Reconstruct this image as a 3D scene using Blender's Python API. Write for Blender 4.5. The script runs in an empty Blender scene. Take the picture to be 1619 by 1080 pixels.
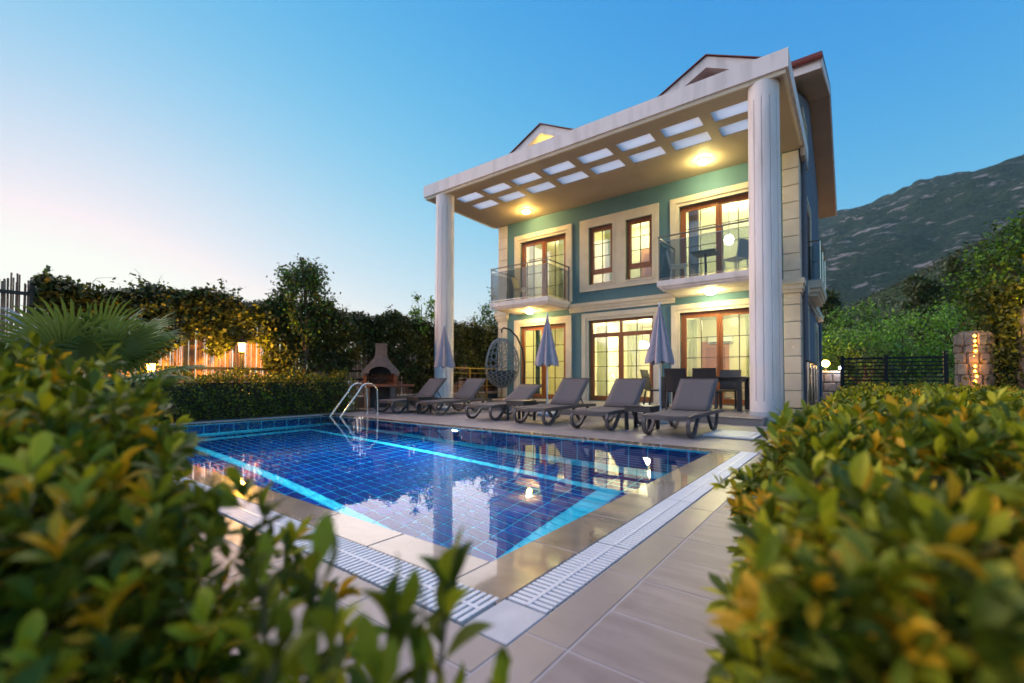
import bpy, bmesh, math, random
import numpy as np
from mathutils import Matrix, Vector as V

random.seed(7)
rng = np.random.default_rng(7)
sc = bpy.context.scene
C = sc.collection
R = math.radians

# ------------------------------------------------------------------ camera
cam = bpy.data.cameras.new('camera')
co = bpy.data.objects.new('camera', cam)
C.objects.link(co)
sc.camera = co
YAW, PITCH, ROLL = 0.652711624, 0.0243490363, 0.00346132213
_f = V((-math.sin(YAW) * math.cos(PITCH), math.cos(YAW) * math.cos(PITCH), math.sin(PITCH)))
_r = V((math.cos(YAW), math.sin(YAW), 0))
_u = _r.cross(_f)
_r2 = _r * math.cos(ROLL) + _u * math.sin(ROLL)
_u2 = -_r * math.sin(ROLL) + _u * math.cos(ROLL)
CAM = V((0, 0, .82))
co.matrix_world = Matrix.Translation(CAM) @ Matrix((_r2, _u2, -_f)).transposed().to_4x4()
cam.sensor_width = 36
cam.lens = 707.82 / 1619 * 36
cam.shift_y = 42.74 / 1619
cam.clip_start = .02
cam.clip_end = 6000
cam.dof.use_dof = True
cam.dof.focus_distance = 4.2
cam.dof.aperture_fstop = 1.35

# ------------------------------------------------------------------ sky, sun, exposure
SUN_EL, SUN_ROT = 2.0, -85.0
w = bpy.data.worlds.new('World')
sc.world = w
w.use_nodes = True
nt = w.node_tree
sky = nt.nodes.new('ShaderNodeTexSky')
sky.sky_type = 'NISHITA'
sky.sun_disc = False
sky.sun_elevation = R(SUN_EL)
sky.sun_rotation = R(SUN_ROT)
sky.air_density = 1.0
sky.dust_density = 0.3
sky.ozone_density = 3.0
# film response of the sky: each channel rolls off softly towards white
sep = nt.nodes.new('ShaderNodeSeparateColor')
com = nt.nodes.new('ShaderNodeCombineColor')
nt.links.new(sky.outputs[0], sep.inputs[0])


def _m(op, a, b):
    q = nt.nodes.new('ShaderNodeMath')
    q.operation = op
    for i, v in enumerate((a, b)):
        if isinstance(v, (int, float)):
            q.inputs[i].default_value = v
        else:
            nt.links.new(v, q.inputs[i])
    return q.outputs[0]


for i, (pw, gain) in enumerate(((2.2, 4.2), (1.45, 2.35), (.6, 14.2 * 10 ** -.6))):
    x = _m('MULTIPLY', _m('POWER', sep.outputs[i], pw), gain)
    nt.links.new(_m('MINIMUM', _m('ADD', _m('MULTIPLY', _m('DIVIDE', x, _m('ADD', x, 1.0)), (.88, .91, .855)[i]), _m('MULTIPLY', x, .03)), 1.04), com.inputs[i])
bg = nt.nodes['Background']
bg.inputs[1].default_value = 0.132
nt.links.new(com.outputs[0], bg.inputs[0])
sun = bpy.data.lights.new('sun', 'SUN')
sun.energy = 0.9
sun.angle = R(140)
sun.color = (1, .74, .62)
so = bpy.data.objects.new('sun', sun)
C.objects.link(so)
az = R(SUN_ROT)
sd = V((math.sin(az) * math.cos(R(SUN_EL)), math.cos(az) * math.cos(R(SUN_EL)), math.sin(R(SUN_EL))))
so.rotation_euler = (-sd).to_track_quat('-Z', 'Y').to_euler()
so.location = (-60, -10, 20)
sc.view_settings.view_transform = 'Standard'
sc.view_settings.look = 'None'
sc.view_settings.gamma = 1
sc.view_settings.use_curve_mapping = False
sc.view_settings.exposure = 3.05
LW = 0.34     # wattage scale of the lamps

cy = sc.cycles
cy.use_denoising = True
cy.max_bounces = 10
cy.diffuse_bounces = 3
cy.glossy_bounces = 4
cy.transmission_bounces = 8
cy.transparent_max_bounces = 12
cy.sample_clamp_indirect = 4.0
cy.blur_glossy = 0.5


# ------------------------------------------------------------------ materials
def mat(name, col, rough=.6, col2=None, scale=4.0, detail=4.0, bump=0.0, bscale=None, spec=.5, metal=0.0, coat=0.0,
        rand=0.0, trans=0.0, stretch=None, contrast=(.35, .65), emit=None, estr=0.0, world=True, spots=None):
    m = bpy.data.materials.new(name)
    m.use_nodes = True
    n, l = m.node_tree.nodes, m.node_tree.links
    p = n['Principled BSDF']
    p.inputs['Base Color'].default_value = (*col, 1)
    p.inputs['Roughness'].default_value = rough
    p.inputs['Specular IOR Level'].default_value = spec
    p.inputs['Metallic'].default_value = metal
    p.inputs['Coat Weight'].default_value = coat
    p.inputs['Coat Roughness'].default_value = .05
    if emit:
        p.inputs['Emission Color'].default_value = (*emit, 1)
        p.inputs['Emission Strength'].default_value = estr
    if world:
        g = n.new('ShaderNodeNewGeometry')
        vec = g.outputs['Position']
    else:
        g = n.new('ShaderNodeTexCoord')
        vec = g.outputs['Object']
    if stretch:
        mp = n.new('ShaderNodeMapping')
        mp.inputs['Scale'].default_value = stretch
        l.new(vec, mp.inputs[0])
        vec = mp.outputs[0]
    out = None
    if col2:
        t = n.new('ShaderNodeTexNoise')
        t.inputs['Scale'].default_value = scale
        t.inputs['Detail'].default_value = detail
        l.new(vec, t.inputs['Vector'])
        r = n.new('ShaderNodeValToRGB')
        r.color_ramp.elements[0].position, r.color_ramp.elements[1].position = contrast
        r.color_ramp.elements[0].color = (*col, 1)
        r.color_ramp.elements[1].color = (*col2, 1)
        l.new(t.outputs['Fac'], r.inputs[0])
        out = r.outputs[0]
    if spots:
        sp = n.new('ShaderNodeTexNoise')
        sp.inputs['Scale'].default_value = 2.3
        sp.inputs['Detail'].default_value = 9
        sp.inputs['Roughness'].default_value = .72
        l.new(g.outputs['Position'], sp.inputs['Vector'])
        sr = n.new('ShaderNodeMapRange')
        sr.inputs['From Min'].default_value, sr.inputs['From Max'].default_value = .56, .74
        l.new(sp.outputs['Fac'], sr.inputs['Value'])
        sm = n.new('ShaderNodeMix')
        sm.data_type = 'RGBA'
        l.new(sr.outputs[0], sm.inputs[0])
        l.new(out, sm.inputs[6])
        sm.inputs[7].default_value = (*spots, 1)
        out = sm.outputs[2]
    if rand:
        oi = n.new('ShaderNodeObjectInfo')
        h = n.new('ShaderNodeHueSaturation')
        mr = n.new('ShaderNodeMapRange')
        mr.inputs['To Min'].default_value = 1 - rand
        mr.inputs['To Max'].default_value = 1 + rand
        l.new(oi.outputs['Random'], mr.inputs['Value'])
        l.new(mr.outputs[0], h.inputs['Value'])
        if out:
            l.new(out, h.inputs['Color'])
        else:
            h.inputs['Color'].default_value = (*col, 1)
        out = h.outputs[0]
    if out:
        l.new(out, p.inputs['Base Color'])
    if bump:
        t2 = n.new('ShaderNodeTexNoise')
        t2.inputs['Scale'].default_value = bscale or scale * 4
        t2.inputs['Detail'].default_value = 5
        l.new(vec, t2.inputs['Vector'])
        b = n.new('ShaderNodeBump')
        b.inputs['Strength'].default_value = bump
        b.inputs['Distance'].default_value = .02
        l.new(t2.outputs['Fac'], b.inputs['Height'])
        l.new(b.outputs[0], p.inputs['Normal'])
    if trans:
        tr = n.new('ShaderNodeBsdfTranslucent')
        tr.inputs[0].default_value = (*[min(1, c * 1.6) for c in col], 1)
        if out:
            l.new(out, tr.inputs[0])
        mx = n.new('ShaderNodeMixShader')
        mx.inputs[0].default_value = trans
        l.new(p.outputs[0], mx.inputs[1])
        l.new(tr.outputs[0], mx.inputs[2])
        l.new(mx.outputs[0], n['Material Output'].inputs[0])
    return m


def glass_mat(name, tint=(1, 1, 1), ior=1.5, boost=1.0, rough=0.0, alpha_col=None):
    """thin pane: clear with a fresnel reflection"""
    m = bpy.data.materials.new(name)
    m.use_nodes = True
    n, l = m.node_tree.nodes, m.node_tree.links
    n.remove(n['Principled BSDF'])
    t = n.new('ShaderNodeBsdfTransparent')
    t.inputs[0].default_value = (*tint, 1)
    g = n.new('ShaderNodeBsdfGlossy')
    g.inputs['Roughness'].default_value = rough
    # schlick, the same from both sides of the sheet
    f = n.new('ShaderNodeLayerWeight')
    f.inputs[0].default_value = .5
    pw = n.new('ShaderNodeMath')
    pw.operation = 'POWER'
    pw.inputs[1].default_value = 5.0
    l.new(f.outputs['Facing'], pw.inputs[0])
    mm = n.new('ShaderNodeMath')
    mm.operation = 'MULTIPLY_ADD'
    mm.inputs[1].default_value = .90
    mm.inputs[2].default_value = .045 * boost
    mm.use_clamp = True
    l.new(pw.outputs[0], mm.inputs[0])
    mx = n.new('ShaderNodeMixShader')
    l.new(mm.outputs[0], mx.inputs[0])
    l.new(t.outputs[0], mx.inputs[1])
    l.new(g.outputs[0], mx.inputs[2])
    l.new(mx.outputs[0], n['Material Output'].inputs[0])
    return m


def emit_mat(name, col, strength):
    m = bpy.data.materials.new(name)
    m.use_nodes = True
    n, l = m.node_tree.nodes, m.node_tree.links
    n.remove(n['Principled BSDF'])
    e = n.new('ShaderNodeEmission')
    e.inputs[0].default_value = (*col, 1)
    e.inputs[1].default_value = strength
    l.new(e.outputs[0], n['Material Output'].inputs[0])
    return m


def water_mat():
    m = bpy.data.materials.new('pool_water')
    m.use_nodes = True
    n, l = m.node_tree.nodes, m.node_tree.links
    p = n['Principled BSDF']
    p.inputs['Base Color'].default_value = (.62, .90, 1, 1)
    p.inputs['Roughness'].default_value = 0
    p.inputs['IOR'].default_value = 1.33
    p.inputs['Transmission Weight'].default_value = 1
    g = n.new('ShaderNodeNewGeometry')
    t = n.new('ShaderNodeTexNoise')
    t.inputs['Scale'].default_value = 1.6
    t.inputs['Detail'].default_value = 2
    t2 = n.new('ShaderNodeTexNoise')
    t2.inputs['Scale'].default_value = 9
    t2.inputs['Detail'].default_value = 1
    ad = n.new('ShaderNodeMath')
    ad.operation = 'MULTIPLY_ADD'
    ad.inputs[1].default_value = .12
    l.new(g.outputs['Position'], t.inputs['Vector'])
    l.new(g.outputs['Position'], t2.inputs['Vector'])
    l.new(t2.outputs['Fac'], ad.inputs[0])
    l.new(t.outputs['Fac'], ad.inputs[2])
    b = n.new('ShaderNodeBump')
    b.inputs['Strength'].default_value = .06
    b.inputs['Distance'].default_value = .03
    l.new(ad.outputs[0], b.inputs['Height'])
    l.new(b.outputs[0], p.inputs['Normal'])
    return m


MT = {}
MT['white'] = mat('white_render', (.86, .775, .765), .65, (.62, .555, .535), 1.6, 7, .06, 40, contrast=(.46, .82), stretch=(2.6, 2.6, .45))
MT['soffit'] = mat('soffit_paint', (.47, .385, .305), .7, (.42, .34, .27), 1.2, 5, .04, 30)
MT['teal'] = mat('teal_render', (.088, .185, .23), .8, (.105, .215, .26), 1.5, 6, .12, 60)
MT['teal_skylit'] = mat('teal_render_skylit', (.125, .145, .20), .8, (.145, .165, .225), 1.5, 6, .12, 60)  # same teal paint, with the cast of the blue sky put into its colour
MT['cream'] = mat('cream_stone', (.72, .64, .52), .7, (.64, .56, .45), 3, 6, .06, 50)
MT['quoin'] = mat('quoin_stone', (.74, .64, .52), .75, (.66, .56, .45), 3, 6, .10, 30, rand=.04)
MT['wood'] = mat('brown_wood_frame', (.25, .075, .020), .35, (.33, .11, .035), 10, 4, .03, 60, stretch=(1, 1, .12), spec=.5)
MT['dark_bar'] = mat('glazing_bar_dark', (.06, .04, .03), .4)
MT['dark'] = mat('dark_metal', (.03, .028, .027), .4, metal=.3)
MT['black'] = mat('black_paint', (.012, .012, .013), .5)
MT['steel'] = mat('brushed_steel', (.75, .72, .66), .22, metal=1)
MT['gunmetal'] = mat('dark_rail_metal', (.17, .155, .145), .35, metal=.7)
MT['brass'] = mat('gold_anodised_rail', (.62, .42, .14), .3, metal=1)
MT['tile'] = mat('deck_tile', (.345, .285, .275), .42, (.25, .205, .19), 3.4, 9, .07, 25, rand=.09, stretch=(.9, 5.0, 1), contrast=(.32, .72), spots=(.205, .175, .16))
MT['border'] = mat('border_tile', (.36, .30, .27), .32, (.29, .24, .21), 3, 8, .05, 25, rand=.05)
MT['coping'] = mat('wet_coping_stone', (.30, .225, .175), .25, (.21, .155, .115), 3.5, 8, .02, 20, rand=.08, coat=1.0, stretch=(1, 1.8, 1))
MT['grout'] = mat('pale_grout', (.50, .46, .45), .8)
MT['ground'] = mat('garden_soil', (.055, .042, .028), .95, (.09, .07, .045), 3, 8, .4, 15)
MT['plastic_white'] = mat('white_plastic', (.72, .74, .77), .38, rand=.03)
MT['channel'] = mat('channel_dark', (.06, .06, .06), .8)
MT['marble'] = mat('grey_marble', (.60, .61, .63), .4, (.50, .51, .54), 9, 8, .03, 30)
MT['ptile'] = mat('cobalt_pool_tile', (.0012, .022, .15), .5, (.0018, .036, .22), 2.5, 3, rand=.22, spec=.12)
MT['pcyan'] = mat('cyan_pool_tile', (.09, .62, .72), .5, (.07, .55, .66), 6, 4, rand=.08, spec=.12)
MT['pgrout'] = mat('pool_grout', (.03, .60, .80), .7)
MT['lounge'] = mat('lounger_resin', (.095, .076, .076), .45, bump=.03, bscale=200)
MT['sling'] = mat('lounger_mesh', (.118, .096, .096), .75, (.14, .115, .115), 60, 3, .15, 400)
MT['table_resin'] = mat('table_resin', (.035, .032, .036), .4, bump=.02, bscale=150)
MT['umbrella'] = mat('lilac_grey_canvas', (.46, .38, .43), .85, (.40, .33, .375), 14, 4, .08, 60)
MT['wicker'] = mat('grey_wicker', (.20, .235, .24), .6, bump=.2, bscale=120)
MT['cushion'] = mat('dark_cushion', (.045, .042, .05), .9, bump=.1, bscale=60)
MT['bamboo'] = mat('bamboo_cane', (.36, .19, .12), .55, (.21, .11, .07), 30, 3, stretch=(1, 1, .2))
MT['trunk'] = mat('bark', (.09, .06, .04), .9, (.15, .11, .07), 12, 5, .4, 30)
MT['concrete'] = mat('barbecue_concrete', (.125, .11, .118), .9, (.09, .08, .086), 8, 6, .25, 40)
MT['brick'] = mat('firebrick', (.22, .09, .055), .85, (.15, .06, .04), 14, 5, .2, 40, rand=.15)
MT['slab_red'] = mat('clay_shelf', (.24, .09, .05), .8, (.18, .07, .04), 10, 4)
MT['roof'] = mat('roof_tile_red', (.25, .045, .03), .6, (.16, .035, .03), 8, 4)
MT['room'] = mat('room_plaster', (.82, .78, .60), .9)
MT['roomfloor'] = mat('room_floor', (.45, .34, .20), .4)
MT['curtain'] = mat('sheer_curtain', (.62, .66, .50), .9, trans=.35)
MT['kitchen'] = mat('kitchen_front', (.66, .60, .45), .4)
MT['orange_wood'] = mat('orange_wood', (.45, .18, .05), .5)
MT['rock'] = mat('pillar_stone', (.26, .225, .20), .9, (.17, .15, .135), 7, 6, .4, 18, rand=.22)
MT['mortar'] = mat('mortar', (.20, .18, .16), .95)
MT['pane'] = glass_mat('window_glass', (.96, .97, .97), 1.5, 3.0)
MT['smoke'] = glass_mat('smoked_balustrade_glass', (.66, .70, .73), 1.5, 1.0)
MT['water'] = water_mat()
MT['skylight'] = mat('frosted_skylight', (.60, .64, .69), .5, trans=.85)
MT['shade'] = mat('paint_ornament', (.7, .68, .66), .6)
# foliage
MT['leaf_dk'] = mat('leaf_dark_green', (0.085, 0.112, 0.007), .55, trans=.2, spec=.3, rand=.25)
MT['leaf_md'] = mat('leaf_green', (0.206, 0.232, 0.011), .55, trans=.25, spec=.3, rand=.25)
MT['leaf_lt'] = mat('leaf_lime', (0.393, 0.372, 0.013), .55, trans=.25, spec=.3, rand=.25)
MT['leaf_ye'] = mat('leaf_yellow', (.58, .33, .012), .55, spec=.3, trans=.25, rand=.2)
MT['ivy'] = mat('vine_leaf', (0.054, 0.070, 0.025), .55, (.085, .09, .018), 1.2, 4, trans=.2)
MT['ivy2'] = mat('vine_leaf_light', (0.118, 0.146, 0.031), .55, trans=.25)
MT['tree_dk'] = mat('tree_leaf_dark', (0.054, 0.086, 0.018), .6, trans=.15)
MT['tree_md'] = mat('tree_leaf_mid', (0.108, 0.230, 0.024), .6, trans=.2)
MT['tree_lt'] = mat('tree_leaf_light', (0.229, 0.448, 0.027), .6, trans=.2)
MT['palm'] = mat('palm_leaf', (0.117, 0.180, 0.032), .45, trans=.2)
MT['palm_bl'] = mat('palm_leaf_blue', (.20, .28, .30), .45, trans=.15)
MT['scrub'] = mat('dry_scrub', (.050, .058, .024), .8, trans=.1)
MT['stem'] = mat('green_stem', (.10, .09, .04), .7)
MT['core'] = mat('twig_shadow', (.018, .018, .010), .95, (.03, .026, .012), 14, 4, .6, 25)  # for solid blocks inside the hedges; inner shade painted as a dark colour


# ------------------------------------------------------------------ mesh helpers
def wloc(o):
    p = V((0, 0, 0))
    while o is not None:
        p = p + o.location
        o = o.parent
    return p


class MB:
    def __init__(s):
        s.v, s.f, s.mi, s.cur = [], [], [], 0

    def add(s, vs, fs):
        b = len(s.v)
        s.v += [tuple(p) for p in vs]
        for f in fs:
            s.f.append([b + i for i in f])
            s.mi.append(s.cur)
        return s

    def box(s, x0, x1, y0, y1, z0, z1, ch=0.0):
        if ch:
            bm = bmesh.new()
            bmesh.ops.create_cube(bm, size=1)
            for q in bm.verts:
                q.co = V(((x0 + x1) / 2 + q.co.x * (x1 - x0), (y0 + y1) / 2 + q.co.y * (y1 - y0), (z0 + z1) / 2 + q.co.z * (z1 - z0)))
            bmesh.ops.bevel(bm, geom=bm.edges[:], offset=ch, segments=1, affect='EDGES')
            bm.verts.index_update()
            s.add([q.co[:] for q in bm.verts], [[q.index for q in f.verts] for f in bm.faces])
            bm.free()
            return s
        vs = [(x0, y0, z0), (x1, y0, z0), (x1, y1, z0), (x0, y1, z0), (x0, y0, z1), (x1, y0, z1), (x1, y1, z1), (x0, y1, z1)]
        return s.add(vs, [(0, 3, 2, 1), (4, 5, 6, 7), (0, 1, 5, 4), (1, 2, 6, 5), (2, 3, 7, 6), (3, 0, 4, 7)])

    def tube(s, pts, r, seg=8, cap=True, flat=None, up=None):
        """sweep; r number or list; flat=(w,h) gives a rectangular section"""
        pts = [V(p) for p in pts]
        n = len(pts)
        rs = r if isinstance(r, (list, tuple)) else [r] * n
        ref = V(up) if up else V((0, 0, 1))
        rings = []
        last = None
        for i, p in enumerate(pts):
            t = (pts[min(i + 1, n - 1)] - pts[max(i - 1, 0)]).normalized()
            if last is None:
                a = t.cross(ref)
                if a.length < 1e-3:
                    a = t.cross(V((1, 0, 0)))
                a.normalize()
            else:
                a = last - t * last.dot(t)
                a.normalize()
            last = a
            b = t.cross(a)
            if flat:
                wd, h = flat[0] / 2, flat[1] / 2
                ring = [p + a * wd + b * h, p - a * wd + b * h, p - a * wd - b * h, p + a * wd - b * h]
            else:
                ring = [p + (a * math.cos(k * 2 * math.pi / seg) + b * math.sin(k * 2 * math.pi / seg)) * rs[i] for k in range(seg)]
            rings.append(ring)
        m = len(rings[0])
        vs = [q for g in rings for q in g]
        fs = []
        for i in range(n - 1):
            for k in range(m):
                fs.append((i * m + k, i * m + (k + 1) % m, (i + 1) * m + (k + 1) % m, (i + 1) * m + k))
        if cap:
            fs.append(tuple(range(m))[::-1])
            fs.append(tuple((n - 1) * m + k for k in range(m)))
        return s.add(vs, fs)

    def lathe(s, prof, seg=24, c=(0, 0, 0), rad=None):
        n = len(prof)
        vs, fs = [], []
        for (r, z) in prof:
            for k in range(seg):
                a = 2 * math.pi * k / seg
                q = r * (rad(k, z) if rad else 1)
                vs.append((c[0] + q * math.cos(a), c[1] + q * math.sin(a), c[2] + z))
        for i in range(n - 1):
            for k in range(seg):
                fs.append((i * seg + k, i * seg + (k + 1) % seg, (i + 1) * seg + (k + 1) % seg, (i + 1) * seg + k))
        fs.append(tuple(range(seg))[::-1])
        fs.append(tuple((n - 1) * seg + k for k in range(seg)))
        return s.add(vs, fs)

    def prism(s, poly, axis, a0, a1):
        """extrude a polygon of 2-D points along an axis: 'x' takes (y,z), 'y' takes (x,z), 'z' takes (x,y)"""
        def P(q, a):
            return {'x': (a, q[0], q[1]), 'y': (q[0], a, q[1]), 'z': (q[0], q[1], a)}[axis]
        n = len(poly)
        vs = [P(q, a0) for q in poly] + [P(q, a1) for q in poly]
        fs = [tuple(range(n)), tuple(range(n, 2 * n))[::-1]]
        fs += [(i, n + i, n + (i + 1) % n, (i + 1) % n) for i in range(n)]
        return s.add(vs, fs)

    def mesh(s, name, mats, off=V((0, 0, 0)), smooth=False):
        me = bpy.data.meshes.new(name)
        me.from_pydata([(p[0] - off.x, p[1] - off.y, p[2] - off.z) for p in s.v], [], s.f)
        for m in (mats if isinstance(mats, (list, tuple)) else [mats]):
            me.materials.append(MT[m] if isinstance(m, str) else m)
        if isinstance(mats, (list, tuple)):
            me.polygons.foreach_set('material_index', s.mi)
        bm = bmesh.new()
        bm.from_mesh(me)
        bmesh.ops.recalc_face_normals(bm, faces=bm.faces[:])
        bm.to_mesh(me)
        bm.free()
        if smooth:
            me.polygons.foreach_set('use_smooth', [True] * len(me.polygons))
            try:
                me.set_sharp_from_angle(angle=R(40))
            except Exception:
                pass
        return me

    def build(s, name, mats, parent=None, smooth=False, kind=None, local=False, label=None):
        off = V((0, 0, 0)) if (parent is None or local) else wloc(parent)
        o = bpy.data.objects.new(name, s.mesh(name, mats, off, smooth))
        C.objects.link(o)
        o.parent = parent
        if kind:
            o['kind'] = kind
        if label:
            o['label'] = label
        return o


def tag(o, label=None, cat=None, group=None, kind=None):
    for k, q in (('label', label), ('category', cat), ('group', group), ('kind', kind)):
        if q:
            o[k] = q
    return o


def thing(name, label, cat, loc=(0, 0, 0), rz=0.0, group=None):
    o = bpy.data.objects.new(name, None)
    o.empty_display_size = .2
    C.objects.link(o)
    o.location = loc
    o.rotation_euler = (0, 0, rz)
    return tag(o, label, cat, group)


def inst(me, name, parent, loc, rot=None, scale=None, mw=None):
    """one more object that shares mesh data (parent unrotated)"""
    o = bpy.data.objects.new(name, me)
    C.objects.link(o)
    o.parent = parent
    if mw is not None:
        o.matrix_local = Matrix.Translation(-wloc(parent)) @ mw if parent else mw
        return o
    o.location = V(loc) - (wloc(parent) if parent else V((0, 0, 0)))
    if rot:
        o.rotation_euler = rot
    if scale:
        o.scale = scale
    return o


def kids(o):
    return [c for c in bpy.data.objects if c.parent == o]


def dup(root, loc, rz=None, label=None, group=None, children=None):
    r = root.copy()
    C.objects.link(r)
    r.location = loc
    if rz is not None:
        r.rotation_euler = (0, 0, rz)
    if label:
        r['label'] = label
    if group:
        r['group'] = group
    for ch in (children or kids(root)):
        c = ch.copy()
        C.objects.link(c)
        c.parent = r
        for g in kids(ch):
            d = g.copy()
            C.objects.link(d)
            d.parent = c
    return r


def light(name, loc, energy, col, radius=.06, typ='POINT', rot=None, size=None, spot=None):
    L = bpy.data.lights.new(name, typ)
    L.energy = energy * LW
    L.color = col
    if typ in ('POINT', 'SPOT'):
        L.shadow_soft_size = radius
    if size:
        L.shape = 'RECTANGLE'
        L.size, L.size_y = size
    if spot:
        L.spot_size = R(spot)
        L.spot_blend = .6
    o = bpy.data.objects.new(name, L)
    C.objects.link(o)
    o.location = loc
    if rot:
        o.rotation_euler = rot
    return o


# ------------------------------------------------------------------ leaves
LEAF = np.array([(0, 0, 0), (-.34, .28, .05), (0, .3, 0), (.34, .28, .05), (-.42, .66, .06), (0, .68, .0), (.42, .66, .06), (0, 1, -.05)], float)
LEAF_F = [(0, 2, 1), (0, 3, 2), (1, 2, 5, 4), (2, 3, 6, 5), (4, 5, 7), (5, 6, 7)]
BIG, BIG_F = [], []
for _t, _w, _z in ((0, .03, 0), (.10, .07, .005), (.25, .24, .02), (.42, .38, .03), (.60, .44, .025), (.76, .38, .005), (.90, .22, -.03), (1, .02, -.07)):
    BIG += [(-_w, _t, _z + .16 * _w), (0, _t, _z - .03 * _w), (_w, _t, _z + .16 * _w)]
for _i in range(7):
    _b = _i * 3
    BIG_F += [(_b, _b + 1, _b + 4, _b + 3), (_b + 1, _b + 2, _b + 5, _b + 4)]
QUAD = np.array([(0, 0, 0), (-.45, .5, .06), (.45, .5, .06), (0, 1, -.03)], float)
QUAD_F = [(0, 2, 1), (1, 2, 3)]


def frames(d, up=None):
    """rows: leaf direction d (n,3) -> side, dir, normal"""
    d = d / np.linalg.norm(d, axis=1, keepdims=True)
    ref = rng.normal(size=d.shape) * .5 + np.array([0, 0, 1.0]) if up is None else up
    s = np.cross(d, ref)
    s /= np.linalg.norm(s, axis=1, keepdims=True) + 1e-9
    return s, d, np.cross(s, d)


def leaf_mesh(name, pos, dirs, length, width, mats, mi, tmpl=LEAF, faces=LEAF_F, off=V((0, 0, 0)), up=None):
    n = len(pos)
    s, d, nn = frames(dirs, up)
    L = np.asarray(length).reshape(-1, 1, 1) * np.ones((n, 1, 1))
    W = np.asarray(width).reshape(-1, 1, 1) * np.ones((n, 1, 1))
    T = tmpl[None]
    P = pos[:, None, :] + s[:, None, :] * T[:, :, 0:1] * W + d[:, None, :] * T[:, :, 1:2] * L + nn[:, None, :] * T[:, :, 2:3] * L
    P = P.reshape(-1, 3) - np.array(off)
    k = len(tmpl)
    fl = []
    for f in faces:
        fl.append((np.arange(n)[:, None] * k + np.array(f)[None]))
    me = bpy.data.meshes.new(name)
    me.vertices.add(len(P))
    me.vertices.foreach_set('co', P.ravel())
    counts = np.concatenate([[len(f)] * n for f in faces])
    loops = np.concatenate([a.ravel() for a in fl])
    me.loops.add(len(loops))
    me.loops.foreach_set('vertex_index', loops.astype(np.int32))
    me.polygons.add(len(counts))
    st = np.concatenate([[0], np.cumsum(counts)[:-1]])
    me.polygons.foreach_set('loop_start', st.astype(np.int32))
    me.update(calc_edges=True)
    for m in mats:
        me.materials.append(MT[m])
    me.polygons.foreach_set('material_index', np.concatenate([mi for _ in faces]).astype(np.int32))
    me.validate()
    return me


def leaf_obj(name, parent, kind, *a, **k):
    off = wloc(parent) if parent else V((0, 0, 0))
    me = leaf_mesh(name, *a, off=off, **k)
    o = bpy.data.objects.new(name, me)
    C.objects.link(o)
    o.parent = parent
    if kind:
        o['kind'] = kind
    return o


_leafme = {}


def leaf_singles(parent, pos, dirs, length, width, mats, mi):
    """single leaves as parts, sharing one mesh per material"""
    s, d, nn = frames(dirs)
    pw = wloc(parent)
    for i in range(len(pos)):
        m = mats[mi[i]]
        if m not in _leafme:
            me = bpy.data.meshes.new('leaf')
            me.from_pydata(BIG, [], BIG_F)
            me.materials.append(MT[m])
            me.polygons.foreach_set('use_smooth', [True] * len(me.polygons))
            _leafme[m] = me
        o = bpy.data.objects.new('leaf', _leafme[m])
        C.objects.link(o)
        o.parent = parent
        A = Matrix.Identity(4)
        L, W = float(length[i]), float(width[i])
        for r in range(3):
            A[r][0] = s[i, r] * W
            A[r][1] = d[i, r] * L
            A[r][2] = nn[i, r] * L * (.4 + 2.2 * ((i * 7919) % 97) / 97)
            A[r][3] = pos[i, r] - pw[r]
        o.matrix_local = A


# ================================================================== GROUND, DECK, POOL
PX0, PX1, PY0, PY1, PD = -9.25, -1.31, 1.56, 5.48, 1.6      # pool inner edge and depth


def ring(mb, outer, inner, z):
    x0, x1, y0, y1 = outer
    a0, a1, b0, b1 = inner
    for q in ((x0, x1, y0, b0), (x0, x1, b1, y1), (x0, a0, b0, b1), (a1, x1, b0, b1)):
        mb.add([(q[0], q[2], z), (q[1], q[2], z), (q[1], q[3], z), (q[0], q[3], z)], [(0, 1, 2, 3)])


m = MB()
ring(m, (-1700, 1700, -1700, 1700), (PX0 - .02, PX1 + .02, PY0 - .02, PY1 + .02), -.06)
m.build('ground', 'ground', kind='structure')

deck = tag(bpy.data.objects.new('pool_deck', None), kind='structure')
m = MB()
# grout bed with a gap for the gutters and the basin
for q in ((-11.0, -.86, 5.73, 9.12), (-.86, .45, -.6, 9.3), (-9.4, -1.05, -.6, 1.10), (-1.05, -.86, -.6, 1.10), (-9.9, -9.25, 1.10, 5.73)):
    m.add([(q[0], q[2], -.002), (q[1], q[2], -.002), (q[1], q[3], -.002), (q[0], q[3], -.002)], [(0, 1, 2, 3)])
m.add([(-9.3, 1.33, -.006), (-1.05, 1.33, -.006), (-1.05, 1.56, -.006), (-9.3, 1.56, -.006)], [(0, 1, 2, 3)])
m.add([(-1.31, 1.56, -.006), (-1.05, 1.56, -.006), (-1.05, 5.73, -.006), (-1.31, 5.73, -.006)], [(0, 1, 2, 3)])
m.add([(-9.25, 5.48, -.012), (-.86, 5.48, -.012), (-.86, 5.73, -.012), (-9.25, 5.73, -.012)], [(0, 1, 2, 3)])
deck = m.build('pool_deck', 'grout', kind='structure')


def slab_mesh(name, lx, ly, h, material, ch=.003):
    b = MB()
    b.box(-lx / 2, lx / 2, -ly / 2, ly / 2, -h, 0, ch)
    return b.mesh(name, material)


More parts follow.
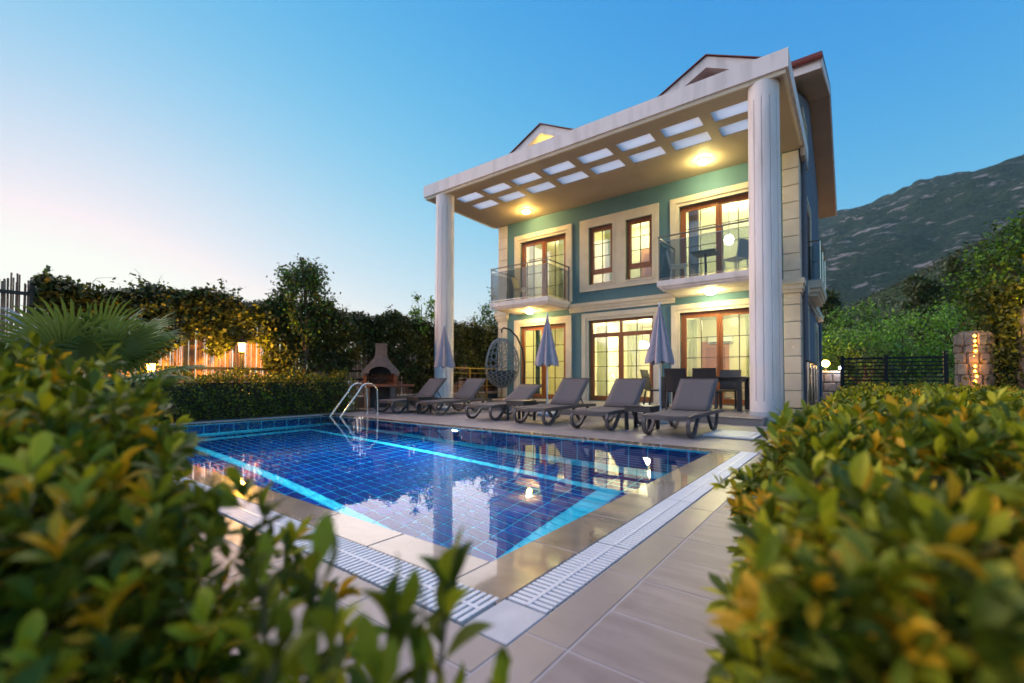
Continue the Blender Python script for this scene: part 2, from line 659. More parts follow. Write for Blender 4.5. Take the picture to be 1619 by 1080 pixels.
J = .0045
me = slab_mesh('tile', .60 - J, .30 - J, .02, 'tile')
for i in range(2):                                    # strip between the pool and the clipped hedge
    for k in range(-5, 27):
        inst(me, 'tile', deck, (-.70 + .30 + .6 * i, 1.20 + .3 * k + .15 - .001, random.uniform(-.001, .001)))
for r in range(5):                                    # near side
    for k in range(13):
        inst(me, 'tile', deck, (-.86 - .3 - .6 * k - (.0 if r % 2 else .0), .94 - .15 - .3 * r, random.uniform(-.001, .001)))
me = slab_mesh('border_tile', .16 - J, .60 - J, .02, 'border')
for k in range(-2, 15):
    inst(me, 'border_tile', deck, (-.78, .9 + .6 * k, 0))
me = slab_mesh('border_tile', .60 - J, .16 - J, .02, 'border')
for k in range(13):
    inst(me, 'border_tile', deck, (-1.16 - .6 * k, 1.02, 0))
me = slab_mesh('tile', .60 - J, .56 - J, .02, 'tile')
for r in range(6):                                    # sun terrace under the loungers
    for k in range(17):
        if -.86 - .3 - .6 * k > -11.2:
            inst(me, 'tile', deck, (-.86 - .3 - .6 * k, 5.73 + .28 + .565 * r, random.uniform(-.001, .001)))
me = slab_mesh('corner_slab', .185, .225, .02, 'marble')
inst(me, 'corner_slab', deck, (-.955, 1.218, .001))
# wet coping stones round the basin
me_r = slab_mesh('coping_stone', .262, .60 - J, .03, 'coping', .004)
for k in range(7):
    inst(me_r, 'coping_stone', deck, (-1.181, PY0 + .3 + .6 * k - .27, -.001))
inst(slab_mesh('coping_stone', .262, .13, .03, 'coping', .004), 'coping_stone', deck, (-1.181, 5.607, -.001))
me_n = slab_mesh('coping_stone', .60 - J, .232, .03, 'coping', .004)
for k in range(14):
    inst(me_n, 'coping_stone', deck, (PX1 - .3 - .6 * k, PY0 - .114, -.001))
me_n = slab_mesh('coping_stone', .60 - J, .248, .03, 'coping', .004)
for k in range(14):
    inst(me_n, 'coping_stone', deck, (PX1 - .3 - .6 * k, PY1 + .124, -.001))
me_r = slab_mesh('coping_stone', .262, .60 - J, .03, 'coping', .004)
for k in range(7):
    inst(me_r, 'coping_stone', deck, (PX0 - .131, PY0 + .3 + .6 * k - .2, -.001))

# overflow channels under the gratings
m = MB()
m.box(-1.05, -.86, 1.335, 5.72, -.10, -.055)
m.box(-9.2, -1.05, 1.105, 1.33, -.10, -.055)
m.build('overflow_channel', 'channel', kind='structure')


def grate(x0, x1, y0, y1, along, label):
    t = thing('pool_grate', label, 'grate', ((x0 + x1) / 2, (y0 + y1) / 2, 0), group='white gratings round the pool')
    n = max(1, round(((y1 - y0) if along == 'y' else (x1 - x0)) / .0305))
    if along == 'y':
        me = slab_mesh('slat', x1 - x0 - .012, .0205, .022, 'plastic_white', .002)
    else:
        me = slab_mesh('slat', .0205, y1 - y0 - .012, .022, 'plastic_white', .002)
    for k in range(n):
        f = (k + .5) / n
        p = ((x0 + x1) / 2, y0 + (y1 - y0) * f, .002) if along == 'y' else (x0 + (x1 - x0) * f, (y0 + y1) / 2, .002)
        inst(me, 'slat', t, p)
    b = MB()
    if along == 'y':
        b.box((x0 + x1) / 2 - .008, (x0 + x1) / 2 + .008, y0 + .004, y1 - .004, -.03, .0035)
    else:
        b.box(x0 + .004, x1 - .004, (y0 + y1) / 2 - .008, (y0 + y1) / 2 + .008, -.03, .0035)
    b.build('spine', 'plastic_white', t)


for lab, a, b_ in (('white plastic grating section nearest the pale corner slab, running towards the house', 1.336, 2.072),
                   ('white plastic grating section in the middle of the strip beside the clipped hedge', 2.082, 3.116),
                   ('smooth white grating section third along the strip beside the hedge', 3.126, 4.40),
                   ('white grating section at the end of the strip by the sun terrace', 4.41, 5.715)):
    grate(-1.048, -.862, a, b_, 'y', lab)
for k, lab in enumerate(('white grating section along the near pool edge beside the pale corner slab', 'white grating section on the near pool edge seen between leafy shoots',
                         'white grating section on the near pool edge, third from the corner slab', 'white grating section on the near pool edge, fourth from the corner slab')):
    grate(-1.06 - 1.2 * (k + 1) + .01, -1.06 - 1.2 * k, 1.108, 1.328, 'x', lab)

# basin
m = MB()
z0 = -PD - .01
m.add([(PX0, PY0, z0), (PX1, PY0, z0), (PX1, PY1, z0), (PX0, PY1, z0)], [(0, 1, 2, 3)])
for a, b_ in (((PX0, PY0), (PX1, PY0)), ((PX1, PY0), (PX1, PY1)), ((PX1, PY1), (PX0, PY1)), ((PX0, PY1), (PX0, PY0))):
    m.add([(*a, z0), (*b_, z0), (*b_, -.005), (*a, -.005)], [(0, 1, 2, 3)])
basin = m.build('pool_basin', 'pgrout', kind='structure')


def pool_tile(lx, ly, h, material):
    b = MB()
    b.box(-lx / 2, lx / 2, -ly / 2, ly / 2, -h, 0, .003)
    me = b.mesh('tile', material)
    return me


TX, TY = (PX1 - PX0) / 32, (PY1 - PY0) / 31
spots = []
for i in range(32):
    for j in range(31):
        x, y = PX1 - TX * (i + .5), PY0 + TY * (j + .5)
        on = (i >= 3 and i <= 29 and 8 <= j <= 23)
        band = ((i in (3,) and 7 <= j <= 24) or (j in (7, 24) and 3 <= i <= 29) or (i == 29 and 7 <= j <= 24))
        spots.append((x, y, -PD, 0, band or j == 30 or i == 31))
for i in range(32):                                   # far wall
    for k in range(12):
        spots.append((PX1 - TX * (i + .5), PY1 - .002, -.03 - .128 * (k + .5), 1, k == 11 or k == 0))
for j in range(31):                                   # wall under the low hedge side
    pass
for j in range(16):
    for k in range(12):
        spots.append((PX0 + .002, PY0 + .245 * (j + .5), -.03 - .128 * (k + .5), 2, k == 11 or k == 0))
g = .0155
tm = {}
for kd, (a, b_) in {0: (TX - g, TY - g), 1: (TX - g, .128 - g), 2: (.245 - g, .128 - g)}.items():
    for c in (False, True):
        tm[(kd, c)] = pool_tile(a, b_, .008, 'pcyan' if c else 'ptile')
ROT = {0: (0, 0, 0), 1: (R(90), 0, 0), 2: (R(90), 0, R(90))}
spots.sort(key=lambda q: (q[0] ** 2 + q[1] ** 2 + (q[2] - .82) ** 2) * (1 if q[3] == 0 else 2.2) + (1000 if q[0] < -.9 - 3.4 * (q[1]) else 0))
rest = MB()
for n_, q in enumerate(spots):
    if n_ < 300:
        inst(tm[(q[3], q[4])], 'tile', basin, q[:3], ROT[q[3]])
    else:
        rest.cur = 1 if q[4] else 0
        x, y, z = q[:3]
        if q[3] == 0:
            a, b_ = TX - g, TY - g
            vs = [(x - a / 2, y - b_ / 2, z), (x + a / 2, y - b_ / 2, z), (x + a / 2, y + b_ / 2, z), (x - a / 2, y + b_ / 2, z)]
        elif q[3] == 1:
            a, b_ = TX - g, .128 - g
            vs = [(x - a / 2, y - .008, z - b_ / 2), (x + a / 2, y - .008, z - b_ / 2), (x + a / 2, y - .008, z + b_ / 2), (x - a / 2, y - .008, z + b_ / 2)]
        else:
            a, b_ = .245 - g, .128 - g
            vs = [(x + .008, y - a / 2, z - b_ / 2), (x + .008, y + a / 2, z - b_ / 2), (x + .008, y + a / 2, z + b_ / 2), (x + .008, y - a / 2, z + b_ / 2)]
        rest.add(vs, [(0, 1, 2, 3)])
rest.build('tile_field', ['ptile', 'pcyan'], basin, kind='stuff')
# a sheet of water, open to the air
m = MB()
wm = bpy.data.meshes.new('pool_water')
wm.from_pydata([(PX0, PY0, -.004), (PX1, PY0, -.004), (PX1, PY1, -.004), (PX0, PY1, -.004)], [], [(0, 1, 2, 3)])
wm.materials.append(MT['water'])
o = bpy.data.objects.new('pool_water', wm)
C.objects.link(o)
tag(o, kind='structure')
# underwater lamp in the far wall
t = thing('pool_lamp', 'round white underwater lamp glowing in the far pool wall', 'lamp', (-5.35, PY1 - .02, -.32))
m = MB()
m.lathe([(.085, 0), (.085, .02), (.06, .03)], 20)
o = m.build('trim_ring', 'plastic_white', t, local=True)
o.rotation_euler = (R(90), 0, 0)
m = MB()
m.lathe([(.055, 0), (.055, .036)], 20)
o = m.build('lens', emit_mat('pool_lamp_lens', (.85, .95, 1), 4), t, local=True)
o.rotation_euler = (R(90), 0, 0)
light('pool_lamp_light', (-5.35, PY1 - .062, -.32), 90, (.55, .88, 1), typ='AREA', rot=(R(-90), 0, 0), size=(.10, .10))
"""POOLREST"""

# terrace in front of the house
m = MB()
m.box(-10.55, -1.30, 9.14, 13.2, -.05, .110)
m.prism([(-1.30, 10.4), (-1.30, 13.2), (-.62, 13.2), (-.62, 10.4)], 'z', -.05, .108)
terr = m.build('terrace', 'border', kind='structure')
me = slab_mesh('tile', .594, .594, .018, 'tile')
for i in range(15):
    for j in range(7):
        x, y = -1.32 - .3 - .605 * i, 9.12 + .3 + .6 * j
        if y < 13.1:
            inst(me, 'tile', terr, (x, y, .129))
m = MB()
m.box(-.62, .45, 9.3, 22, -.05, -.002)
m.build('side_path', 'border', kind='structure')

# planting beds
m = MB()
m.box(-.07, 1.9, .2, 11.2, -.06, .03)
m.box(-10.9, -9.9, -2.0, 7.0, -.06, .02)
m.box(-5.5, -.48, -.75, .5, -.06, .025)
m.build('planting_bed', 'ground', kind='structure')

# ================================================================== THE VILLA
YF = 13.2
HX0, HX1 = -10.72, -1.065
villa = thing('villa', 'teal villa with white fluted porch columns and lit brown framed windows', 'house', (-5.9, 13.2, 0))


def U(u):
    return .8553 * u


def W(u):
    return .8553 * u - .0353


def wall_with_holes(mb, x0, x1, z0, z1, holes, y0, y1):
    """front, back and reveals of a wall in the XZ plane"""
    xs = sorted({x0, x1, *[h[0] for h in holes], *[h[1] for h in holes]})
    zs = sorted({z0, z1, *[h[2] for h in holes], *[h[3] for h in holes]})
    def solid(i, j):
        if i < 0 or j < 0 or i >= len(xs) - 1 or j >= len(zs) - 1:
            return False
        cx, cz = (xs[i] + xs[i + 1]) / 2, (zs[j] + zs[j + 1]) / 2
        return not any(h[0] < cx < h[1] and h[2] < cz < h[3] for h in holes)
    for i in range(len(xs) - 1):
        for j in range(len(zs) - 1):
            if not solid(i, j):
                continue
            a, b, c, d = xs[i], xs[i + 1], zs[j], zs[j + 1]
            mb.add([(a, y0, c), (b, y0, c), (b, y0, d), (a, y0, d)], [(0, 1, 2, 3)])
            mb.add([(a, y1, c), (a, y1, d), (b, y1, d), (b, y1, c)], [(0, 1, 2, 3)])
            for (ii, jj, q) in ((i - 1, j, [(a, y0, c), (a, y0, d), (a, y1, d), (a, y1, c)]), (i + 1, j, [(b, y0, c), (b, y1, c), (b, y1, d), (b, y0, d)]),
                                (i, j - 1, [(a, y0, c), (a, y1, c), (b, y1, c), (b, y0, c)]), (i, j + 1, [(a, y0, d), (b, y0, d), (b, y1, d), (a, y1, d)])):
                if not solid(ii, jj):
                    mb.add(q, [(0, 1, 2, 3)])


DZ0, DZ1 = .15, W(3.26)           # ground-floor door opening
UZ0, UZ1 = 3.46, W(6.877)         # upper door opening
op = {
    'dl': (U(-11.365), U(-9.097), DZ0, DZ1), 'dm': (U(-8.087), U(-5.568), DZ0, DZ1), 'dr': (U(-4.656), -1.90, DZ0, DZ1),
    'ul': (U(-11.345), U(-9.097), UZ0, UZ1), 'ur': (U(-4.657), -1.90, UZ0, UZ1),
    'w1': (U(-8.07), U(-7.072), W(4.63), W(6.84)), 'w2': (U(-6.572), U(-5.585), W(4.625), W(6.828)),
}
m = MB()
wall_with_holes(m, HX0 + .02, HX1 - .02, -.05, 6.64, list(op.values()), YF, YF + .22)
m.build('front_wall', 'teal', villa)

# side and rear walls, with the gable
m = MB()
RY = 21.6
YR, ZR, ZE = 17.4, 9.95, 8.12
m.prism([(YF + .03, -.05), (RY, -.05), (RY, ZE), (YR, ZR), (YF + .03, ZE)], 'x', HX1 - .2, HX1)
m.build('side_wall', 'teal_skylit', villa)
m = MB()
m.prism([(YF + .03, -.05), (RY, -.05), (RY, ZE), (YR, ZR), (YF + .03, ZE)], 'x', HX0, HX0 + .2)
m.build('side_wall', 'teal_skylit', villa)
m = MB()
m.box(HX0 + .2, HX1 - .2, RY - .2, RY, -.05, ZE)
m.build('rear_wall', 'teal_skylit', villa)
m = MB()
m.box(HX0 + .2, HX1 - .2, YF + .02, YF + .22, 7.06, ZE)
m.build('attic_wall', 'teal_skylit', villa)

# quoins: each block by itself
qm = {}
for sx, xo in ((-1, HX0), (1, HX1)):
    wq = .40 if sx < 0 else .335
    x0, x1 = (xo - .025, xo + wq) if sx < 0 else (xo - wq, xo + .025)
    b = MB()
    b.box(0, x1 - x0, -.035, .48, .006, .4245, .010)
    me = b.mesh('quoin', 'quoin')
    for k in range(15):
        zz = .13 + .4325 * k
        if 3.0 < zz + .2 < 3.36:
            pass
        inst(me, 'quoin', villa, (x0, YF, zz))

# cornice between the storeys
m = MB()
def corn(x0, x1, y0=YF):
    m.box(x0, x1, y0 - .05, y0 - .003, 3.06, 3.15)
    m.box(x0 - .01, x1 + .01, y0 - .085, y0 - .002, 3.15, 3.24)
    m.box(x0 - .02, x1 + .02, y0 - .13, y0 - .001, 3.24, 3.345)
corn(-7.62, -4.12)
m.build('cornice', 'cream', villa)
for x0, x1 in ((HX0 - .06, -10.30), (-1.42, HX1 + .06)):
    m = MB()
    m.box(x0, x1, YF - .09, YF + .5, 3.02, 3.10)
    m.box(x0 - .03, x1 + .03, YF - .13, YF + .5, 3.10, 3.22)
    m.box(x0 - .06, x1 + .06, YF - .17, YF + .5, 3.22, 3.36)
    m.build('quoin_capital', 'cream', villa)
m = MB()
m.box(HX1 + .002, HX1 + .07, YF + .5, RY, 3.06, 3.16)
m.box(HX1 + .001, HX1 + .12, YF + .5, RY, 3.16, 3.34)
m.build('cornice', 'cream', villa)


# casings
def casing(x0, x1, z0, z1, wd, bottom=False, parent=villa, y=YF):
    b = MB()
    for (d0, d1, pr) in ((0, .09, .035), (.09, wd, .065)):
        a0, a1 = x0 - d0, x1 + d0
        b0, b1 = x0 - d1, x1 + d1
        t0, t1 = z1 + d0, z1 + d1
        lo = (z0 - d1) if bottom else z0
        b.box(b0, a0 - .0005, y - pr, y - .001, lo, t1)
        b.box(a1 + .0005, b1, y - pr, y - .001, lo, t1)
        b.box(a0, a1, y - pr, y - .001, t0, t1)
        if bottom:
            b.box(a0, a1, y - pr, y - .001, z0 - d1, z0 - d0)
    return b.build('casing', 'cream', parent)


casing(op['dl'][0], op['dl'][1], .13, DZ1, .235)
casing(op['dm'][0], op['dm'][1], .13, DZ1, .235)
casing(op['dr'][0], op['dr'][1], .13, DZ1, .235)
casing(op['ul'][0], op['ul'][1], 3.45, UZ1, .25)
casing(op['ur'][0], op['ur'][1], 3.45, UZ1, .25)
b = MB()
a0, a1, c0, c1 = U(-8.455), U(-5.353), W(4.39), W(7.18)
wall_with_holes(b, a0, a1, c0, c1, [op['w1'], op['w2']], YF - .05, YF - .001)
b.build('casing', 'cream', villa)
for k in ('w1', 'w2'):
    b = MB()
    x0, x1, z0, z1 = op[k]
    b.box(x0 - .09, x1 + .09, YF - .075, YF - .051, z0 - .05, z0 - .001)
    b.box(x0 - .05, x0 - .001, YF - .07, YF - .051, z0, z1 + .05)
    b.box(x1 + .001, x1 + .05, YF - .07, YF - .051, z0, z1 + .05)
    b.box(x0, x1, YF - .07, YF - .051, z1 + .001, z1 + .05)
    b.build('window_sill', 'cream', villa)


# glazed units: a frame mesh with sashes, panes and bars as its children
def unit(name, x0, x1, z0, z1, leaves, transom=None, rows=4, cols=2, low=None, handle=True, y=YF + .09, stag=0.0):
    fw = .075
    b = MB()
    b.box(x0, x0 + fw, y, y + .09, z0, z1)
    b.box(x1 - fw, x1, y, y + .09, z0, z1)
    b.box(x0 + fw, x1 - fw, y, y + .09, z1 - fw, z1)
    b.box(x0 + fw, x1 - fw, y, y + .09, z0, z0 + fw * .8)
    zt = z1 - fw
    zb = z0 + fw * .8
    if transom:
        b.box(x0 + fw, x1 - fw, y + .002, y + .088, z1 - transom - .06, z1 - transom)
        xm = (x0 + x1) / 2
        b.box(xm - .035, xm + .035, y + .003, y + .087, z1 - transom + .001, z1 - fw - .001)
        zt = z1 - transom - .06
    if low:
        b.box(x0 + fw, x1 - fw, y + .002, y + .088, z0 + low, z0 + low + .085)
        zb = z0 + low + .085
    fr = b.build(name, 'wood', villa)

    def lights(xa, xb, za, zb_, nc, nr, yy):
        p = MB()
        p.box(xa - .01, xb + .01, yy - .004, yy + .004, za - .01, zb_ + .01)
        p.build('pane', 'pane', fr)
        q = MB()
        for i in range(1, nc):
            xx = xa + (xb - xa) * i / nc
            q.box(xx - .011, xx + .011, yy - .014, yy + .014, za, zb_)
        for i in range(1, nr):
            zz = za + (zb_ - za) * i / nr
            q.box(xa, xb, yy - .012, yy + .012, zz - .009, zz + .009)
        if nc > 1 or nr > 1:
            q.build('glazing_bars', 'dark_bar', fr)

    if transom:
        xm = (x0 + x1) / 2
        lights(x0 + fw, xm - .035, z1 - transom, z1 - fw, 2, 1, y + .045)
        lights(xm + .035, x1 - fw, z1 - transom, z1 - fw, 2, 1, y + .045)
    if low:
        lights(x0 + fw, x1 - fw, z0 + .02, z0 + low, 2, 1, y + .045)
    n = leaves
    wl = (x1 - x0 - 2 * fw) / n
    for i in range(n):
        xa, xb = x0 + fw + wl * i + .001, x0 + fw + wl * (i + 1) - .001
        yy = y - .012 + (stag if i else 0)
        s = MB()
        sw = .075 if n > 1 else .055
        s.box(xa, xa + sw, yy, yy + .07, zb + .001, zt - .001)
        s.box(xb - sw, xb, yy, yy + .07, zb + .001, zt - .001)
        s.box(xa + sw, xb - sw, yy, yy + .07, zt - sw, zt - .001)
        s.box(xa + sw, xb - sw, yy, yy + .07, zb + .001, zb + sw * 1.25)
        s.build('sash', 'wood', fr)
        lights(xa + sw, xb - sw, zb + sw * 1.25, zt - sw, cols, rows, yy + .035)
        if handle and i == 0 and n > 1:
            h = MB()
            h.tube([(xb - .03, yy - .005, zb + 1.02), (xb - .03, yy - .05, zb + 1.02), (xb - .13, yy - .05, zb + 1.02)], .009, 6)
            h.build('handle', 'steel', fr)
    return fr


unit('patio_door', *op['dl'], 2, stag=.03)
unit('patio_door', *op['dm'], 2, transom=.42)
unit('patio_door', *op['dr'], 2, stag=.03)
unit('balcony_door', *op['ul'], 2, stag=.03)
unit('balcony_door', *op['ur'], 2, stag=.03)
unit('window', *op['w1'], 1, low=.36, rows=3)
unit('window', *op['w2'], 1, low=.36, rows=3)


# balconies
def balcony(x0, x1, y0):
    b = MB()
    b.box(x0, x1, y0, YF - .002, 3.30, 3.45)
    b.box(x0 + .05, x1 - .05, y0 + .05, YF - .003, 3.24, 3.30)
    b.box(x0 + .10, x1 - .10, y0 + .10, YF - .004, 3.20, 3.24)
    s = b.build('balcony', 'white', villa)
    zt = 4.62
    # handrail
    h = MB()
    h.tube([(x0 + .03, YF - .01, zt), (x0 + .03, y0 + .04, zt), (x1 - .03, y0 + .04, zt), (x1 - .03, YF - .01, zt)], 0, flat=(.055, .028))
    h.build('handrail', 'gunmetal', s)
    n = 3
    for i in range(n + 1):
        x = x0 + .05 + (x1 - x0 - .10) * (i + (.0)) / n
        p = MB()
        p.tube([(x, y0 + .045, 3.45), (x, y0 + .045, zt - .015)], .019, 8)
        p.build('post', 'gunmetal', s)
    for x in (x0 + .04, x1 - .04):
        p = MB()
        p.tube([(x, YF - .08, 3.45), (x, YF - .08, zt - .015)], .019, 8)
        p.build('post', 'gunmetal', s)
    for z in (3.50, 4.49):
        p = MB()
        p.tube([(x0 + .035, YF - .09, z), (x0 + .035, y0 + .03, z), (x1 - .035, y0 + .03, z), (x1 - .035, YF - .09, z)], .011, 6)
        p.build('rail', 'steel', s)
    for i in range(n):
        xa = x0 + .06 + (x1 - x0 - .12) * i / n + .012
        xb = x0 + .06 + (x1 - x0 - .12) * (i + 1) / n - .012
        p = MB()
        p.box(xa, xb, y0 + .022, y0 + .032, 3.515, 4.475)
        p.build('glass_panel', 'smoke', s)
    for x in (x0 + .022, x1 - .032):
        p = MB()
        p.box(x, x + .010, y0 + .09, YF - .12, 3.515, 4.475)
        p.build('glass_panel', 'smoke', s)
    return s


balcony(-9.99, -7.60, 11.77)
balcony(-4.15, -1.70, 11.77)
# side balcony
b = MB()
b.box(HX1 + .002, -.66, 14.6, 17.2, 3.34, 3.55)
b.box(HX1 + .003, -.70, 14.66, 17.14, 3.24, 3.34)
b.box(HX1 + .004, -.76, 14.74, 17.06, 3.14, 3.24)
s = b.build('balcony', 'cream', villa)
h = MB()
h.tube([(HX1 + .01, 14.64, 4.62), (-.70, 14.64, 4.62), (-.70, 17.16, 4.62), (HX1 + .01, 17.16, 4.62)], 0, flat=(.05, .03))
h.build('handrail', 'dark', s)
for x, y in ((-.70, 14.64), (-.70, 15.9), (-.70, 17.16)):
    p = MB()
    p.tube([(x, y, 3.55), (x, y, 4.61)], .02, 8)
    p.build('post', 'steel', s)
for q in ((HX1 + .03, -.72, 14.635, 14.645), (-.705, -.695, 14.68, 15.86), (-.705, -.695, 15.94, 17.1)):
    p = MB()
    p.box(*q, 3.60, 4.5)
    p.build('glass_panel', 'smoke', s)
# side openings: casings, a door and small windows
for (y0, y1, z0, z1) in ((14.1, 15.3, .1, 2.75), (18.6, 19.5, 1.2, 2.6), (15.0, 16.6, 3.6, 5.9), (14.4, 15.3, 6.9, 8.0)):
    b = MB()
    for d, pr in ((.10, .03), (.2, .055)):
        i0 = 0 if d == .10 else .10
        b.box(HX1 + .001, HX1 + pr, y0 - d, y0 - i0, z0, z1 + d)
        b.box(HX1 + .001, HX1 + pr, y1 + i0, y1 + d, z0, z1 + d)
        b.box(HX1 + .001, HX1 + pr, y0 - i0, y1 + i0, z1 + i0, z1 + d)
    b.build('casing', 'cream', villa)
    b = MB()
    b.box(HX1 + .002, HX1 + .025, y0, y0 + .08, z0, z1)
    b.box(HX1 + .002, HX1 + .025, y1 - .08, y1, z0, z1)
    b.box(HX1 + .002, HX1 + .025, y0 + .08, y1 - .08, z1 - .08, z1)
    b.box(HX1 + .002, HX1 + .025, (y0 + y1) / 2 - .04, (y0 + y1) / 2 + .04, z0, z1 - .08)
    wn = b.build('window', 'wood', villa)
    b = MB()
    b.box(HX1 + .001, HX1 + .010, y0 + .08, y1 - .08, z0, z1 - .08)
    b.build('pane', 'black', wn)
m = MB()
m.tube([(HX1 + .10, 13.62, .05), (HX1 + .10, 13.62, 6.55)], .055, 12)
pp = m.build('downpipe', 'teal_skylit', villa, smooth=True)
for z in (1.2, 2.8, 4.6, 6.2):
    b = MB()
    b.lathe([(.064, 0), (.064, .04)], 12, (HX1 + .10, 13.62, z))
    b.build('pipe_clip', 'teal_skylit', pp)
m = MB()
m.tube([(HX1 + .08, 20.2, .05), (HX1 + .08, 20.2, 3.0)], .05, 10)
m.build('downpipe', 'teal_skylit', villa, smooth=True)

# the deep porch roof with two rows of openings
CX0, CX1, CY0, CZ0, CZ1 = -11.02, -.91, 9.66, 6.64, 7.06
m = MB()
holes = []
for k in range(8):
    for (a, b_) in ((10.25, 10.69), (10.98, 11.45)):
        holes.append((-10.15 + 1.1025 * k, -10.15 + 1.1025 * k + .87, a, b_))
tmp = MB()
wall_with_holes(tmp, CX0 + .10, CX1 - .10, CY0 + .10, YF - .001, holes, CZ0, CZ0 + .16)
m.add([(p[0], p[2], p[1]) for p in tmp.v], tmp.f)
porch = m.build('porch_roof', 'soffit', villa)
for h_ in holes:
    b = MB()
    b.box(h_[0] + .002, h_[1] - .002, h_[2] + .002, h_[3] - .002, CZ0 + .010, CZ0 + .022)
    b.build('skylight_panel', 'skylight', porch)
m = MB()
m.box(CX0, CX1, CY0, CY0 + .099, 6.70, CZ1)
m.box(CX0, CX0 + .099, CY0 + .1, YF + .3, 6.70, CZ1)
m.box(CX1 - .099, CX1, CY0 + .1, 14.26, 6.70, CZ1)
m.build('fascia', 'white', porch)
m = MB()
m.box(CX0 + .05, CX1 - .05, CY0 + .05, CY0 + .099, 6.62, 6.699)
m.box(CX0 + .05, CX0 + .099, CY0 + .1, YF, 6.62, 6.699)
m.box(CX1 - .099, CX1 - .05, CY0 + .1, 13.0, 6.62, 6.699)
m.build('fascia_moulding', 'cream', porch)
m = MB()
m.prism([(CX1 - .099, 13.201), (CX1 - .004, 13.201), (CX1 - .004, 14.26), (CX1 - .099, 14.26)], 'z', 6.45, 6.699)
m.build('fascia_return', 'soffit', porch)

# columns with thin flutes
def column(x, y, rad):
    b = MB()
    N = 240
    def fl(k, z):
        return (1 - .07 * (1 if k % 20 in (0, 1) else 0)) if .42 < z < 6.30 else 1
    prof = [(rad * 1.015, -.05), (rad * 1.01, .30), (rad, .40), (rad, .43), (rad * .985, 3.2), (rad * .955, 6.29), (rad * .955, 6.33), (rad * .965, CZ0 - .001)]
    b.lathe(prof, N, (x, y, 0), fl)
    return b.build('column', 'white', villa)


column(-1.365, 9.96, .285)
column(-10.33, 9.96, .30)
m = MB()
m.lathe([(.30, .131), (.30, .215)], 40, (-1.365, 9.96, 0))
m.build('column_skirting', 'marble', villa)


# flush ceiling lamps
lamp_e = emit_mat('lamp_dome_warm', (1, .72, .30), 22)
lamp_e2 = emit_mat('lamp_dome_pale', (1, .86, .45), 22)
def dome(x, y, z, e, en, col, r=.15):
    b = MB()
    b.lathe([(r, 0), (r, -.03), (r * .9, -.035)], 24, (x, y, z))
    s = b.build('ceiling_lamp', 'plastic_white', villa)
    b = MB()
    b.lathe([(r * .88, -.036), (r * .8, -.07), (r * .5, -.10), (.01, -.115)], 24, (x, y, z))
    b.build('lamp_dome', e, s, smooth=True)
    light('dome_light', (x, y, z - .20), en, col, .09)


ORANGE = (1, .62, .10)
PALE = (1, .84, .22)
dome(-8.90, 12.42, CZ0, lamp_e, 16, ORANGE)
dome(-3.10, 12.36, CZ0, lamp_e2, 13, PALE)
dome(-8.88, 12.62, 3.20, lamp_e, 9, ORANGE)
dome(-3.01, 12.62, 3.20, lamp_e2, 7, PALE)

# roof
EY0, EY1, EX0, EX1 = 12.45, 23.2, HX0 - .5, -.535
m = MB()
sl = (10.15 - 8.28) / (17.4 - EY0)
zr2 = 10.15 - sl * (EY1 - 17.4)
m.prism([(EY0, 8.10), (17.4, 9.97), (EY1, zr2 - .18), (EY1, zr2 + .06), (17.4, 10.21), (EY0, 8.34)], 'x', EX0, EX1)
rf = m.build('roof', 'soffit', villa)
m = MB()
m.box(EX0 - .01, EX1 + .012, EY0 - .03, EY0 - .001, 8.06, 8.34)
m.prism([(EY0 - .03, 8.08), (17.4, 9.96), (EY1, zr2 - .2), (EY1, zr2 + .07), (17.4, 10.23), (EY0 - .03, 8.36)], 'x', EX1 + .0005, EX1 + .03)
m.build('bargeboard', 'white', rf)
m = MB()
nrow, ncol = 12, 40
for side in (0, 1):
    for r_ in range(nrow):
        f0, f1 = r_ / nrow, (r_ + 1.15) / nrow
        if side == 0:
            ya, yb = EY0 - .10 + (17.4 - EY0 + .1) * f0, EY0 - .10 + (17.4 - EY0 + .1) * min(1, f1)
            za, zb = 8.34 + 1.87 * f0, 8.34 + 1.87 * min(1, f1)
        else:
            ya, yb = EY1 + (17.4 - EY1) * f0, EY1 + (17.4 - EY1) * min(1, f1)
            za, zb = zr2 + .06 + (10.21 - zr2 - .06) * f0, zr2 + .06 + (10.21 - zr2 - .06) * min(1, f1)
        m.add([(EX0 - .03, ya, za + .07), (EX1 + .04, ya, za + .07), (EX1 + .04, yb, zb + .035), (EX0 - .03, yb, zb + .035),
               (EX0 - .03, ya, za + .01), (EX1 + .04, ya, za + .01)], [(0, 1, 2, 3), (4, 5, 1, 0)])
m.build('roof_tiles', 'roof', rf, kind='stuff')
m = MB()
m.tube([(EX0, EY0 - .10, 8.30), (EX1 + .04, EY0 - .10, 8.30)], .06, 8)
m.build('gutter', 'roof', rf)


